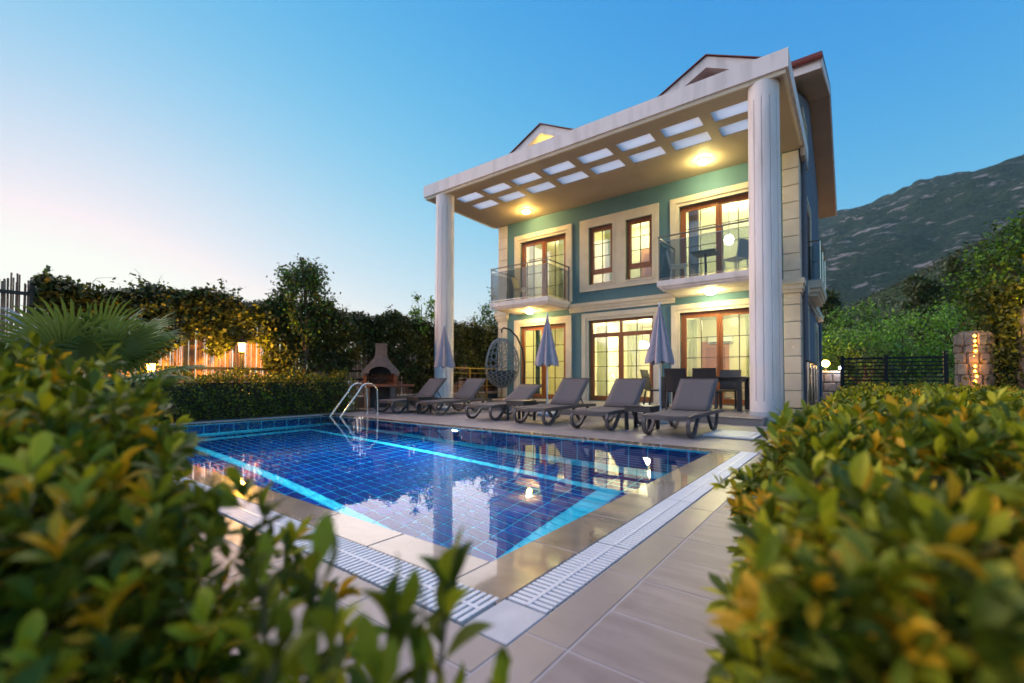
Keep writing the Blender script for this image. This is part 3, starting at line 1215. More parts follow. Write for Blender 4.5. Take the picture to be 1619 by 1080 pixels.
# dormers: white gables that look over the porch roof
def dormer(xc, lit):
    yd, zp, hw, s_ = 12.40, 9.42, 1.6, .50
    b = MB()
    # gable face with a triangular recess
    def tri(off, yy):
        return [(xc - hw + off * 2.05, yy, zp - s_ * hw), (xc, yy, zp - off), (xc + hw - off * 2.05, yy, zp - s_ * hw)]
    o_, i_ = tri(0, yd), tri(.30, yd)
    b.add(o_ + i_, [(0, 1, 4, 3), (1, 2, 5, 4)])
    j_ = tri(.30, yd + .75)
    b.add(i_ + j_, [(0, 1, 4, 3), (1, 2, 5, 4)])
    d = b.build('dormer', 'white', villa)
    b = MB()
    b.add(j_, [(0, 1, 2)])
    b.build('recess_wall', 'cream', d)
    b = MB()
    b.box(xc - .45, xc + .45, yd + .66, yd + .74, 7.6, zp - .58)
    b.build('dormer_window', 'wood', d)
    b = MB()
    for sgn in (-1, 1):
        b.add([(xc, yd - .06, zp + .03), (xc + sgn * (hw + .1), yd - .06, zp + .03 - s_ * (hw + .1)), (xc + sgn * (hw + .1), 17, zp + .03 - s_ * (hw + .1)), (xc, 17, zp + .03),
               (xc, yd - .06, zp + .002), (xc + sgn * (hw + .1), yd - .06, zp + .002 - s_ * (hw + .1))], [(0, 1, 2, 3), (0, 4, 5, 1)])
    b.build('dormer_roof', 'roof', d)
    if lit:
        light('dormer_light', (xc + .1, yd + .4, zp - .75), 5, (1, .85, .2), .05)


dormer(-3.02, False)
dormer(-8.30, True)

# rooms behind the glass
def room(x0, x1, y1, z0, z1):
    b = MB()
    y0 = YF + .221
    b.add([(x0, y1, z0), (x1, y1, z0), (x1, y1, z1), (x0, y1, z1)], [(0, 1, 2, 3)])
    b.add([(x0, y0, z0), (x0, y1, z0), (x0, y1, z1), (x0, y0, z1)], [(0, 1, 2, 3)])
    b.add([(x1, y0, z0), (x1, y1, z0), (x1, y1, z1), (x1, y0, z1)], [(0, 1, 2, 3)])
    b.add([(x0, y0, z1), (x1, y0, z1), (x1, y1, z1), (x0, y1, z1)], [(0, 1, 2, 3)])
    b.build('room_wall', 'room', villa)
    b = MB()
    b.add([(x0, y0, z0), (x1, y0, z0), (x1, y1, z0), (x0, y1, z0)], [(0, 1, 2, 3)])
    b.build('room_floor', 'roomfloor', villa)


GLOW = (1, .93, .34)
GLOW2 = (1, .95, .46)
room(-10.5, -7.25, 17.2, .14, 2.98)
room(-7.24, -4.35, 18.2, .14, 2.98)
room(-4.34, -1.27, 17.0, .14, 2.98)
room(-10.5, -7.25, 16.8, 3.47, 6.3)
room(-7.24, -4.35, 15.6, 3.47, 6.3)
room(-4.34, -1.27, 17.0, 3.47, 6.3)
light('room_light', (-8.7, 15.0, 2.6), 39, GLOW, .15)
light('room_light', (-5.7, 15.6, 2.5), 41, GLOW, .15)
light('room_light', (-2.9, 15.0, 2.6), 42, GLOW2, .15)
light('room_light', (-8.9, 15.0, 5.9), 35, GLOW2, .15)
light('room_light', (-5.8, 14.8, 5.9), 26, GLOW2, .15)
light('room_light', (-2.9, 15.2, 5.8), 48, GLOW2, .15)


# things inside the rooms
def pendant(label, x, y, zc, ztop, r, sphere=True):
    t = thing('pendant_lamp', label, 'pendant lamp', (x, y, zc), group='pendant lamps inside the villa')
    b = MB()
    b.tube([(x, y, zc + r), (x, y, ztop)], .008, 6)
    b.build('cord', 'black', t)
    b = MB()
    if sphere:
        b.lathe([(.01, -r * 1.15)] + [(r * math.cos(a), r * 1.15 * math.sin(a)) for a in np.linspace(-1.3, 1.3, 9)] + [(.01, r * 1.15)], 16, (x, y, zc))
    else:
        b.lathe([(r, -.02), (r * .95, .06), (r * .7, .15), (r * .3, .21), (.02, .22)], 18, (x, y, zc))
    b.build('lamp_shade', emit_mat('pendant_glow', (1, .95, .75), 9), t, smooth=True)


pendant('white globe pendant lamp behind the upper balcony door by the big column', -2.95, 14.6, 5.05, 6.3, .13)
pendant('white dome pendant lamp inside the double door below the two upper windows', -5.95, 15.4, 1.98, 2.98, .26, False)


def curtain(label, x0, x1, y, z0, z1, waves, material='curtain'):
    n = int(waves * 8)
    b = MB()
    vs, fs = [], []
    for i in range(n + 1):
        x = x0 + (x1 - x0) * i / n
        yy = y + .045 * math.sin(i * 2 * math.pi / 8) + .015 * math.sin(i * 1.7)
        vs += [(x, yy, z0), (x, yy, z1)]
    fs = [(2 * i, 2 * i + 2, 2 * i + 3, 2 * i + 1) for i in range(n)]
    b.add(vs, fs)
    o = b.build('curtain', material, smooth=True)
    tag(o, label, 'curtain', 'curtains inside the villa')


curtain('pale sheer curtain on the hinge side of the double door', -6.85, -6.42, 13.62, .16, 2.6, 5)
curtain('olive sheer curtain in the other leaf of the double door', -5.78, -5.35, 13.62, .16, 2.6, 5)
curtain('pale curtain inside the lower door behind the dining table, beside the column', -2.35, -1.95, 13.62, .16, 2.6, 5)
curtain('white curtain inside the narrower upper window', -6.55, -6.1, 13.62, 3.8, 5.9, 6)
curtain('white curtain inside the balcony door above the egg chair', -8.35, -7.85, 13.62, 3.5, 5.9, 5)
curtain('dark green curtain inside the door behind the egg chair', -9.32, -9.12, 13.62, .16, 2.7, 3, 'teal')
curtain('heavy grey curtain inside the upper door by the big column, at the window end', -3.85, -3.55, 13.62, 3.5, 5.9, 4, 'umbrella')
curtain('pale curtain inside the balcony door above the egg chair, at the outer end', -9.62, -9.35, 13.62, 3.5, 5.9, 4)
curtain('pale curtain inside the lower door behind the dining table, at the table end', -3.9, -3.62, 13.62, .16, 2.6, 4)
for (xd, yd_, zd) in ((-9.3, 17.19, .14), (-3.9, 16.99, .14), (-9.6, 16.79, 3.47), (-5.6, 15.59, 3.47), (-2.1, 16.99, 3.47)):
    b = MB(); b.box(xd - .45, xd + .45, yd_ - .04, yd_ - .001, zd, zd + 2.05); dd = b.build('interior_door', 'orange_wood', villa)
    b = MB(); b.box(xd - .33, xd + .33, yd_ - .055, yd_ - .041, zd + 1.1, zd + 1.85); b.build('door_panel', 'wood', dd)
t = thing('wardrobe', 'tall brown wardrobe inside the balcony door above the egg chair', 'wardrobe', (-8.3, 16.4, 3.47))
b = MB(); b.box(-8.8, -7.4, 16.1, 16.78, 3.475, 5.6); b.build('carcass', 'orange_wood', t)
for i in range(3):
    b = MB(); b.box(-8.78 + .465 * i, -8.78 + .465 * i + .44, 16.08, 16.099, 3.52, 5.56); b.build('wardrobe_door', 'kitchen', t)
t = thing('sofa', 'grey sofa inside the lower door behind the dining table', 'sofa', (-2.4, 15.9, .14))
b = MB(); b.box(-3.3, -1.5, 15.5, 16.4, .25, .52, .04); b.build('seat', 'umbrella', t)
b = MB(); b.box(-3.3, -1.5, 16.2, 16.45, .521, .98, .04); b.build('backrest', 'umbrella', t)
for x0 in (-3.5, -1.48):
    b = MB(); b.box(x0, x0 + .18, 15.5, 16.45, .2, .70, .03); b.build('armrest', 'umbrella', t)
# kitchen units, stool and worktop seen through the double door
t = thing('kitchen_unit', 'cream kitchen unit with dark worktop seen through the double door', 'kitchen unit', (-5.6, 17.6, .14))
b = MB(); b.box(-6.6, -4.6, 17.3, 18.1, .14, 1.0); b.build('cabinet', 'kitchen', t)
b = MB(); b.box(-6.63, -4.57, 17.27, 18.1, 1.001, 1.04); b.build('worktop', 'black', t)
for i in range(4):
    b = MB(); b.box(-6.58 + .5 * i, -6.12 + .5 * i, 17.28, 17.299, .2, .96); b.build('cabinet_door', 'kitchen', t)
t = thing('wall_cabinet', 'orange wood wall cabinet seen through the double door', 'cabinet', (-5.75, 17.9, 1.5))
b = MB(); b.box(-6.15, -5.35, 17.7, 18.19, 1.35, 2.3); b.build('carcass', 'orange_wood', t)
b = MB(); b.box(-6.13, -5.76, 17.68, 17.699, 1.37, 2.28); b.build('cabinet_door', 'orange_wood', t)
t = thing('picture', 'small dark framed picture inside the wider upper window', 'picture', (-5.05, 15.55, 5.3))
b = MB(); b.box(-5.35, -4.95, 15.56, 15.598, 5.15, 5.75); b.build('frame', 'wood', t)
b = MB(); b.box(-5.31, -4.99, 15.552, 15.559, 5.19, 5.71); b.build('print', 'curtain', t)
t = thing('air_conditioner', 'white air conditioner high on the wall behind the dining table door', 'air conditioner', (-3.6, 16.9, 2.3))
b = MB(); b.box(-4.1, -3.3, 16.75, 16.998, 2.1, 2.38, .03); b.build('casing', 'plastic_white', t)
b = MB(); b.box(-4.05, -3.35, 16.742, 16.749, 2.12, 2.16); b.build('louvre', 'channel', t)
t = thing('bed', 'bed with blue cover behind the upper door by the big column', 'bed', (-2.6, 15.8, 3.47))
b = MB(); b.box(-3.3, -1.9, 14.9, 16.9, 3.6, 3.95, .03); b.build('mattress', 'curtain', t)
b = MB(); b.box(-3.32, -1.88, 14.88, 16.2, 3.70, 3.97, .03); b.build('bedspread', 'teal', t)
b = MB(); b.box(-3.4, -1.8, 16.91, 16.98, 3.48, 4.6); b.build('headboard', 'orange_wood', t)


# ================================================================== POOLSIDE FURNITURE
def lounger(label, x, y, ang=42, rz=0.0):
    t = thing('sun_lounger', label, 'sun lounger', (x, y, 0), rz, 'sun loungers on the terrace')
    hw = .30
    for s in (-1, 1):
        X = s * (hw + .015)
        b = MB()
        b.tube([(X, .0, .275), (X, .25, .292), (X, .6, .288), (X, 1.1, .30), (X, 1.6, .30), (X, 1.97, .292)], 0, flat=(.042, .058))
        b.build('side_rail', 'lounge', t, local=True)
        b = MB()
        b.tube([(X, .03, .27), (X, -.015, .20), (X, .0, .10), (X, .08, .035), (X, .19, .024), (X, .28, .06), (X, .38, .15), (X, .50, .265)], 0, flat=(.045, .046))
        b.build('leg', 'lounge', t, local=True)
        b = MB()
        b.tube([(X, 1.05, .275), (X, 1.17, .15), (X, 1.28, .05), (X, 1.40, .024), (X, 1.51, .05), (X, 1.60, .14), (X, 1.64, .28)], 0, flat=(.045, .046))
        b.build('leg', 'lounge', t, local=True)
    b = MB()
    b.tube([(-hw, .03, .275), (0, .0, .262), (hw, .03, .275)], 0, flat=(.05, .05))
    b.build('crossbar', 'lounge', t, local=True)
    for yy in (1.22, 1.95):
        b = MB()
        b.tube([(-hw, yy, .285), (hw, yy, .285)], 0, flat=(.045, .045))
        b.build('crossbar', 'lounge', t, local=True)
    # seat sling, sagging a little
    def sheet(path, nx=8, sag=.018, th=.006):
        b = MB()
        vs, fs = [], []
        n = len(path)
        for i, (py, pz) in enumerate(path):
            e = 1 if 0 < i < n - 1 else .3
            for k in range(nx + 1):
                f = k / nx * 2 - 1
                vs.append((f * (hw - .004), py, pz - sag * (1 - f * f) * e))
        for i in range(n - 1):
            for k in range(nx):
                a = i * (nx + 1) + k
                fs.append((a, a + 1, a + nx + 2, a + nx + 1))
        b.add(vs, fs)
        return b
    o = sheet([(.03, .308), (.2, .317), (.5, .318), (.8, .322), (1.05, .326), (1.18, .322)]).build('seat_sling', 'sling', t, local=True, smooth=True)
    md = o.modifiers.new('thickness', 'SOLIDIFY')
    md.thickness = .012
    c, s_ = math.cos(R(ang)), math.sin(R(ang))
    L = .76
    bp = [(1.19 + c * L * f - s_ * .02 * math.sin(f * math.pi), .325 + s_ * L * f + c * -.0) for f in (0, .2, .4, .6, .8, .97)]
    o = sheet(bp, sag=.008).build('back_sling', 'sling', t, local=True, smooth=True)
    md = o.modifiers.new('thickness', 'SOLIDIFY')
    md.thickness = .012
    b = MB()
    for s in (-1, 1):
        b.tube([(s * hw, 1.19, .315), (s * hw, 1.19 + c * L, .315 + s_ * L)], 0, flat=(.028, .034))
    b.tube([(-hw - .014, 1.19 + c * L, .315 + s_ * L), (hw + .014, 1.19 + c * L, .315 + s_ * L)], 0, flat=(.034, .030))
    b.build('back_frame', 'lounge', t, local=True)
    b = MB()
    q = .5
    b.tube([(-.2, 1.19 + c * L * q, .31 + s_ * L * q), (-.2, 1.19 + c * L * q + .22, .30), (.2, 1.19 + c * L * q + .22, .30), (.2, 1.19 + c * L * q, .31 + s_ * L * q)], .012, 6)
    b.build('back_prop', 'lounge', t, local=True)
    return t


lounger('grey sun lounger beside the white mat, in front of the dining table', -2.15, 6.43, 43)
lounger('grey sun lounger beside the side table in front of the double door', -3.43, 6.55, 43)
lounger('grey sun lounger with raised back between the middle umbrella and the double door', -4.66, 6.60, 44)
lounger('grey sun lounger with its back set lowest, in front of the egg chair', -6.01, 6.76, 30)
lounger('grey sun lounger whose back stands before the gold railing', -7.78, 6.97, 43, R(1))
lounger('grey sun lounger closest to the barbecue and the pool ladder', -8.93, 6.66, 43)


def side_table(label, x, y):
    t = thing('side_table', label, 'side table', (x, y, 0), 0, 'side tables between the loungers')
    b = MB()
    b.box(-.225, .225, -.225, .225, .375, .40, .006)
    b.build('tabletop', 'table_resin', t, local=True)
    b = MB()
    for q in ((-.215, .215, -.215, -.195), (-.215, .215, .195, .215), (-.215, -.195, -.194, .194), (.195, .215, -.194, .194)):
        b.box(*q, .295, .3749)
    b.build('apron', 'table_resin', t, local=True)
    for sx in (-1, 1):
        for sy in (-1, 1):
            b = MB()
            b.tube([(sx * .19, sy * .19, 0), (sx * .195, sy * .195, .2949)], 0, flat=(.05, .05))
            b.build('leg', 'table_resin', t, local=True)


side_table('dark square side table between the lounger by the white mat and its neighbour', -2.80, 7.22)
side_table('dark square side table beside the lounger in front of the egg chair', -5.36, 7.32)
side_table('dark square side table between the two loungers closest to the barbecue', -8.36, 7.25)


def umbrella(label, x, y):
    t = thing('closed_umbrella', label, 'umbrella', (x, y, 0), 0, 'closed umbrellas on the terrace')
    b = MB()
    b.tube([(0, 0, .06), (0, 0, 2.28)], .019, 10)
    b.build('pole', 'plastic_white', t, local=True, smooth=True)
    b = MB()
    b.lathe([(.235, 0), (.25, .02), (.25, .06), (.22, .085), (.05, .10), (.03, .16)], 24)
    b.build('base', 'plastic_white', t, local=True, smooth=True)
    N, ph = 64, random.random() * 6
    prof = [(1.15, .285), (1.22, .275), (1.34, .245), (1.50, .205), (1.68, .160), (1.86, .115), (2.02, .075), (2.16, .042), (2.26, .022)]
    vs, fs = [], []
    for zz, r in prof:
        for k in range(N):
            a = 2 * math.pi * k / N
            fo = math.cos(8 * a + ph + (zz - 1.1) * .5)
            rr = r * (.80 + .20 * fo + .06 * math.sin(3 * a + ph))
            z2 = zz + (-.03 * fo + .015 * math.sin(5 * a + ph) if zz < 1.2 else 0)
            vs.append((rr * math.cos(a), rr * math.sin(a), z2))
    for i in range(len(prof) - 1):
        for k in range(N):
            fs.append((i * N + k, i * N + (k + 1) % N, (i + 1) * N + (k + 1) % N, (i + 1) * N + k))
    fs.append(tuple((len(prof) - 1) * N + k for k in range(N)))
    b = MB()
    b.add(vs, fs)
    o = b.build('canopy', 'umbrella', t, local=True, smooth=True)
    b = MB()
    b.lathe([(.016, 2.26), (.024, 2.29), (.018, 2.32), (.004, 2.335)], 12)
    b.build('finial', 'plastic_white', t, local=True)


umbrella('closed lilac umbrella in front of the fluted column farthest from the hedge', -8.80, 8.49)
umbrella('closed lilac umbrella in front of the lower door behind the egg chair', -5.56, 8.60)
umbrella('closed lilac umbrella beside the dining table', -2.98, 8.60)

# white mat
t = thing('shower_mat', 'flat pale square mat on the terrace beside the end lounger', 'mat', (-1.43, 7.27, 0))
b = MB()
b.box(-1.76, -1.09, 6.84, 7.74, .004, .03, .006)
b.build('slab', 'marble', t)
b = MB()
b.box(-1.69, -1.16, 6.91, 7.67, .0301, .034)
b.build('raised_field', 'marble', t)

# pool ladder
t = thing('pool_ladder', 'steel pool ladder with two curved handrails at the far pool corner', 'ladder', (-9.0, 5.9, 0))
for x in (-9.19, -8.79):
    b = MB()
    pts = [(x, 5.40, -.95), (x, 5.405, -.1), (x, 5.43, 0.0), (x, 5.86, .52)]
    for a in np.linspace(140, -5, 10):
        pts.append((x, 6.12 + .235 * math.cos(R(a)), .52 + .19 * math.sin(R(a))))
    pts += [(x, 6.37, .3), (x, 6.38, .0)]
    b.tube(pts, .021, 10)
    b.build('handrail', 'steel', t, smooth=True)
    b = MB()
    b.lathe([(.045, .0), (.045, .012), (.024, .03)], 16, (x, 6.38, 0))
    b.build('flange', 'steel', t)
for z in (-.28, -.55, -.82):
    b = MB()
    b.box(-9.17, -8.81, 5.37, 5.44, z - .012, z + .012)
    b.build('rung', 'steel', t)


# dining set
def dining_chair(label, x, y, rz):
    t = thing('dining_chair', label, 'chair', (x, y, .13), rz, 'dark dining chairs on the terrace')
    b = MB()
    b.box(-.24, .24, -.22, .24, .41, .45, .012)
    b.build('seat', 'table_resin', t, local=True)
    # back at -y
    vs, fs = [], []
    n = 8
    prof = [(.45, -.215), (.58, -.235), (.72, -.262), (.86, -.295), (.955, -.325)]
    for d in (0, .025):
        for (z, yy) in prof:
            for k in range(n + 1):
                f = k / n * 2 - 1
                wd = .235 + .02 * (z - .45)
                vs.append((f * wd, yy - d - .02 * (1 - f * f), z))
    m1 = (n + 1) * len(prof)
    for i in range(len(prof) - 1):
        for k in range(n):
            a = i * (n + 1) + k
            fs.append((a, a + 1, a + n + 2, a + n + 1))
            fs.append((m1 + a, m1 + a + n + 1, m1 + a + n + 2, m1 + a + 1))
    for i in range(len(prof) - 1):
        for k in (0, n):
            a = i * (n + 1) + k
            fs.append((a, a + n + 1, m1 + a + n + 1, m1 + a))
    for i in (0, len(prof) - 1):
        for k in range(n):
            a = i * (n + 1) + k
            fs.append((a, a + 1, m1 + a + 1, m1 + a))
    b = MB()
    b.add(vs, fs)
    b.build('backrest', 'table_resin', t, local=True, smooth=True)
    for sx in (-1, 1):
        b = MB()
        b.tube([(sx * .205, .20, .409), (sx * .215, .225, 0)], 0, flat=(.042, .042))
        b.build('leg', 'table_resin', t, local=True)
        b = MB()
        b.tube([(sx * .21, -.205, .409), (sx * .215, -.27, 0)], 0, flat=(.042, .042))
        b.build('leg', 'table_resin', t, local=True)


dining_chair('dark dining chair on the pool side of the table, beside the umbrella', -3.26, 10.72, 0)
dining_chair('dark dining chair on the pool side of the table, by the big column', -2.62, 10.70, 0)
dining_chair('dark dining chair by the glass door, across the table from the umbrella', -3.2, 12.15, R(180))
dining_chair('dark dining chair by the glass door, across the table near the big column', -2.5, 12.12, R(180))
dining_chair('dark dining chair in side view at the table end by the double door', -4.02, 11.35, R(-90))
dining_chair('dark dining chair at the table end behind the big column', -1.62, 11.5, R(90))
t = thing('dining_table', 'long dark dining table on the terrace behind the loungers', 'table', (-2.87, 11.42, .13))
b = MB()
b.box(-3.78, -1.97, 10.93, 11.93, .86, .90, .006)
b.build('tabletop', 'table_resin', t)
b = MB()
for q in ((-3.70, -2.05, 10.99, 11.02), (-3.70, -2.05, 11.84, 11.87), (-3.72, -3.69, 11.02, 11.84), (-2.06, -2.03, 11.02, 11.84)):
    b.box(*q, .78, .8599)
b.build('apron', 'table_resin', t)
for x in (-3.72, -2.03):
    for y in (10.99, 11.87):
        b = MB()
        b.box(x - .045, x + .045, y - .045, y + .045, .13, .8595)
        b.build('leg', 'table_resin', t)
# chairs on the balconies and inside
def simple_chair(label, x, y, z, rz, material, group):
    t = thing('armless_chair', label, 'chair', (x, y, z), rz, group)
    b = MB(); b.box(-.22, .22, -.21, .22, .42, .46, .012); b.build('seat', material, t, local=True)
    b = MB(); b.tube([(0, -.20, .46), (0, -.25, .70), (0, -.29, .86)], 0, flat=(.40, .03)); b.build('backrest', material, t, local=True)
    for sx in (-1, 1):
        for sy in (-1, 1):
            b = MB(); b.tube([(sx * .18, sy * .17, .419), (sx * .2, sy * .21, 0)], .014, 6); b.build('leg', material, t, local=True)


simple_chair('pale chair on the balcony above the egg chair', -9.0, 12.3, 3.451, R(-80), 'cream', 'chairs on the balconies')
simple_chair('grey chair on the balcony above the dining table, at the window end', -3.75, 12.3, 3.451, R(-70), 'plastic_white', 'chairs on the balconies')
simple_chair('grey chair on the balcony above the dining table, by the big column', -2.35, 12.4, 3.451, R(60), 'plastic_white', 'chairs on the balconies')
simple_chair('grey shell chair inside the lower door behind the middle umbrella', -8.05, 14.3, .141, R(160), 'lounge', 'chairs inside the villa')
t = thing('balcony_table', 'small grey table on the balcony above the dining table', 'table', (-3.05, 12.3, 3.451))
b = MB(); b.box(-.3, .3, -.3, .3, .66, .70, .006); b.build('tabletop', 'lounge', t, local=True)
b = MB(); b.tube([(0, 0, .02), (0, 0, .66)], .03, 8); b.build('pedestal', 'lounge', t, local=True)
b = MB(); b.lathe([(.2, 0), (.2, .02)], 16); b.build('foot', 'lounge', t, local=True)
t = thing('inside_table', 'brown dining table inside the lower door behind the middle umbrella', 'table', (-8.2, 15.2, .141))
b = MB(); b.box(-.7, .7, -.4, .4, .72, .76, .006); b.build('tabletop', 'wood', t, local=True)
for sx in (-1, 1):
    for sy in (-1, 1):
        b = MB(); b.box(sx * .62 - .03, sx * .62 + .03, sy * .33 - .03, sy * .33 + .03, 0, .719); b.build('leg', 'wood', t, local=True)

# hanging egg chair
EX, EY, EZ = -8.27, 10.32, 1.31
stand = thing('egg_chair_stand', 'curved dark stand that carries the grey egg chair', 'stand', (EX + .1, EY + .15, .13))
b = MB()
b.tube([(EX, EY, 2.20), (EX - .01, EY, 2.30), (EX + .05, EY + .03, 2.345), (EX + .22, EY + .10, 2.29), (EX + .40, EY + .22, 2.06), (EX + .53, EY + .32, 1.70), (EX + .57, EY + .36, 1.25),
        (EX + .55, EY + .36, .7), (EX + .5, EY + .34, .16)], .026, 10)
b.build('arm', 'dark', stand, smooth=True)
b = MB()
b.tube([(EX + .52 * math.cos(a), EY + .12 + .52 * math.sin(a), .155) for a in np.linspace(0, 2 * math.pi, 33)], .022, 8, cap=False)
b.build('base_ring', 'dark', stand, smooth=True)
egg = thing('egg_chair', 'grey wicker egg chair with dark cushion hanging from its stand', 'hanging chair', (EX, EY, EZ))


def eggp(th, ph):
    """ph 0 at the bottom .. pi at the top"""
    z = -math.cos(ph)
    r = math.sin(ph) ** .92 * (1.0 - .16 * (z if z > 0 else 0))
    return V((EX + .535 * r * math.cos(th), EY + .50 * r * math.sin(th), EZ + .735 * z))


FRONT = R(190)                      # the open side looks at the pool
def opened(th, ph):
    d = (th - FRONT + math.pi) % (2 * math.pi) - math.pi
    q = (d / 1.0) ** 2 + ((ph - 1.80) / .92) ** 2
    return q < 1
b = MB()
for k in range(20):
    th = 2 * math.pi * k / 20
    seg = []
    for i in range(29):
        ph = .02 + (math.pi - .04) * i / 28
        if opened(th, ph):
            if len(seg) > 1:
                b.tube(seg, .011, 5)
            seg = []
        else:
            seg.append(eggp(th, ph))
    if len(seg) > 1:
        b.tube(seg, .011, 5)
b.build('ribs', 'wicker', egg)
b = MB()
for i in range(34):
    ph = .12 + (math.pi - .22) * i / 33
    seg = []
    dense = ph < 1.2
    for k in range(73):
        th = FRONT + math.pi / 36 * k
        wob = .035 * math.sin(k * 1.3 + i * 2.1)
        if opened(th, ph) or (not dense and (i % 3 == 1)):
            if len(seg) > 1:
                b.tube(seg, .0095, 4)
            seg = []
        else:
            seg.append(eggp(th, min(math.pi - .05, max(.05, ph + wob))))
    if len(seg) > 1:
        b.tube(seg, .0095, 4)
b.build('weave', 'wicker', egg, kind='stuff')
b = MB()
rim = []
for a in np.linspace(0, 2 * math.pi, 49):
    rim.append(eggp(FRONT + 1.0 * math.cos(a), 1.80 + .92 * math.sin(a)))
b.tube(rim, .02, 8, cap=False)
b.build('rim', 'wicker', egg, smooth=True)
b = MB()
b.tube([(EX, EY, EZ + .72), (EX, EY, 2.22)], .008, 6)
b.build('chain', 'steel', egg)
vs, fs = [], []
nph, nth = 8, 24
for i in range(nph + 1):
    for k in range(nth):
        th, ph = 2 * math.pi * k / nth, .06 + 1.18 * i / nph
        p = eggp(th, ph)
        c_ = V((EX, EY, EZ - .2))
        vs.append(tuple(c_ + (p - c_) * .90))
for i in range(nph):
    for k in range(nth):
        fs.append((i * nth + k, i * nth + (k + 1) % nth, (i + 1) * nth + (k + 1) % nth, (i + 1) * nth + k))
fs.append(tuple(range(nth))[::-1])
fs.append(tuple(nph * nth + k for k in range(nth)))
b = MB()
b.add(vs, fs)
b.build('cushion', 'cushion', egg, smooth=True)

# railings at the ends of the terrace
t = thing('terrace_railing', 'gold metal railing at the terrace end beside the egg chair', 'railing', (-10.42, 11.6, .13))
for y in (10.35, 11.25, 12.15, 13.0):
    b = MB(); b.box(-10.445, -10.405, y - .02, y + .02, .129, 1.19); b.build('post', 'brass', t)
for z, s_ in ((1.20, .025), (1.03, .012), (.60, .010), (.30, .010)):
    b = MB(); b.box(-10.425 - s_, -10.425 + s_, 10.33, 13.15, z - s_ * .6, z + s_ * .6); b.build('rail', 'brass', t)
t = thing('glass_railing', 'smoked glass railing beside the big column at the house corner', 'railing', (-.95, 12.0, .11))
for y in (10.5, 11.35, 12.2, 13.05):
    b = MB(); b.tube([(-.72, y, .10), (-.72, y, 1.18)], .02, 8); b.build('post', 'steel', t)
b = MB(); b.box(-.75, -.69, 10.45, 13.1, 1.181, 1.215); b.build('handrail', 'dark', t)
for a, c_ in ((10.55, 11.30), (11.40, 12.15), (12.25, 13.0)):
    b = MB(); b.box(-.725, -.715, a, c_, .20, 1.08); b.build('glass_panel', 'smoke', t)

# barbecue
t = thing('barbecue', 'concrete garden barbecue with a tapering hood and brick hearth', 'barbecue', (-10.75, 7.9, 0), R(48))
b = MB()
b.box(-.42, -.28, -.28, .30, 0, .60); b.box(.28, .42, -.28, .30, 0, .60); b.box(-.279, .279, .20, .30, 0, .60)
b.build('stand', 'concrete', t, local=True)
b = MB(); b.box(-.50, .50, -.34, .34, .601, .67, .01); b.box(.501, .92, -.30, .26, .61, .665, .01)
b.build('shelf', 'slab_red', t, local=True)
for r_ in range(4):
    for k in range(4):
        b = MB()
        xx = -.40 + .2 * k + (.1 if r_ % 2 else 0)
        b.box(xx, min(xx + .19, .44), .18, .26, .672 + .075 * r_, .74 + .075 * r_, .006)
        b.build('brick', 'brick', t, local=True)
for sx in (-1, 1):
    for r_ in range(4):
        for k in range(2):
            b = MB()
            b.box(sx * .41 - .045, sx * .41 + .045, -.24 + .21 * k, -.04 + .21 * k, .672 + .075 * r_, .74 + .075 * r_, .006)
            b.build('brick', 'brick', t, local=True)
# hood: a lofted bell with an arched mouth
b = MB()
lv = [(.98, .50, .36), (1.06, .475, .34), (1.18, .37, .28), (1.30, .26, .22), (1.40, .19, .17), (1.50, .155, .145), (1.82, .145, .135)]
vs = []
for z, hx, hy in lv:
    vs += [(-hx, -hy, z), (hx, -hy, z), (hx, hy, z), (-hx, hy, z)]
fs = []
for i in range(len(lv) - 1):
    for k in range(4):
        if k == 0 and i < 2:
            continue
        fs.append((i * 4 + k, i * 4 + (k + 1) % 4, (i + 1) * 4 + (k + 1) % 4, (i + 1) * 4 + k))
b.add(vs, fs)
# front panel with the arch
ar = [(.30 * math.cos(a), 0.97 + .20 * math.sin(a)) for a in np.linspace(math.pi, 0, 9)]
top_z = lv[2][0]
fv, ff = [], []
for (x, z) in ar:
    hy = np.interp(z, [.98, 1.06, 1.18], [.36, .34, .28])
    fv.append((x, -hy, z))
    fx = np.interp(x, [-.30, .30], [-.37, .37])
    fv.append((fx, -.28, top_z))
for i in range(len(ar) - 1):
    ff.append((2 * i, 2 * i + 2, 2 * i + 3, 2 * i + 1))
k0 = len(fv)
fv += [(-.50, -.36, .98), (-.475, -.34, 1.06), (.50, -.36, .98), (.475, -.34, 1.06)]
ff += [(k0, 0, 1), (k0, 1, k0 + 1), (k0 + 2, 2 * len(ar) - 1, 2 * len(ar) - 2), (k0 + 2, k0 + 3, 2 * len(ar) - 1)]
b.add(fv, ff)
b.box(-.50, -.40, -.355, .355, .92, .979)
b.box(.40, .50, -.355, .355, .92, .979)
b.box(-.155, .155, -.145, .145, 1.79, 1.83)
b.build('hood', 'concrete', t, local=True)
b = MB(); b.box(-.36, .36, .27, .33, .68, 1.2); b.build('black_back', 'black', t, local=True)  # plain black board behind the hearth
b = MB()
for k in range(9):
    b.tube([(-.26 + .065 * k, -.26, .80), (-.26 + .065 * k, .15, .80)], .006, 5)
b.tube([(-.28, -.26, .80), (.28, -.26, .80)], .008, 5)
b.build('grill', 'dark', t, local=True)
t = thing('garden_ornament', 'small white ornament at the end of the low clipped hedge', 'ornament', (-10.35, 6.62, .0))
b = MB(); b.lathe([(.12, 0), (.15, .12), (.15, .22), (.10, .34), (.055, .40)], 14); b.build('body', 'shade', t, local=True, smooth=True)
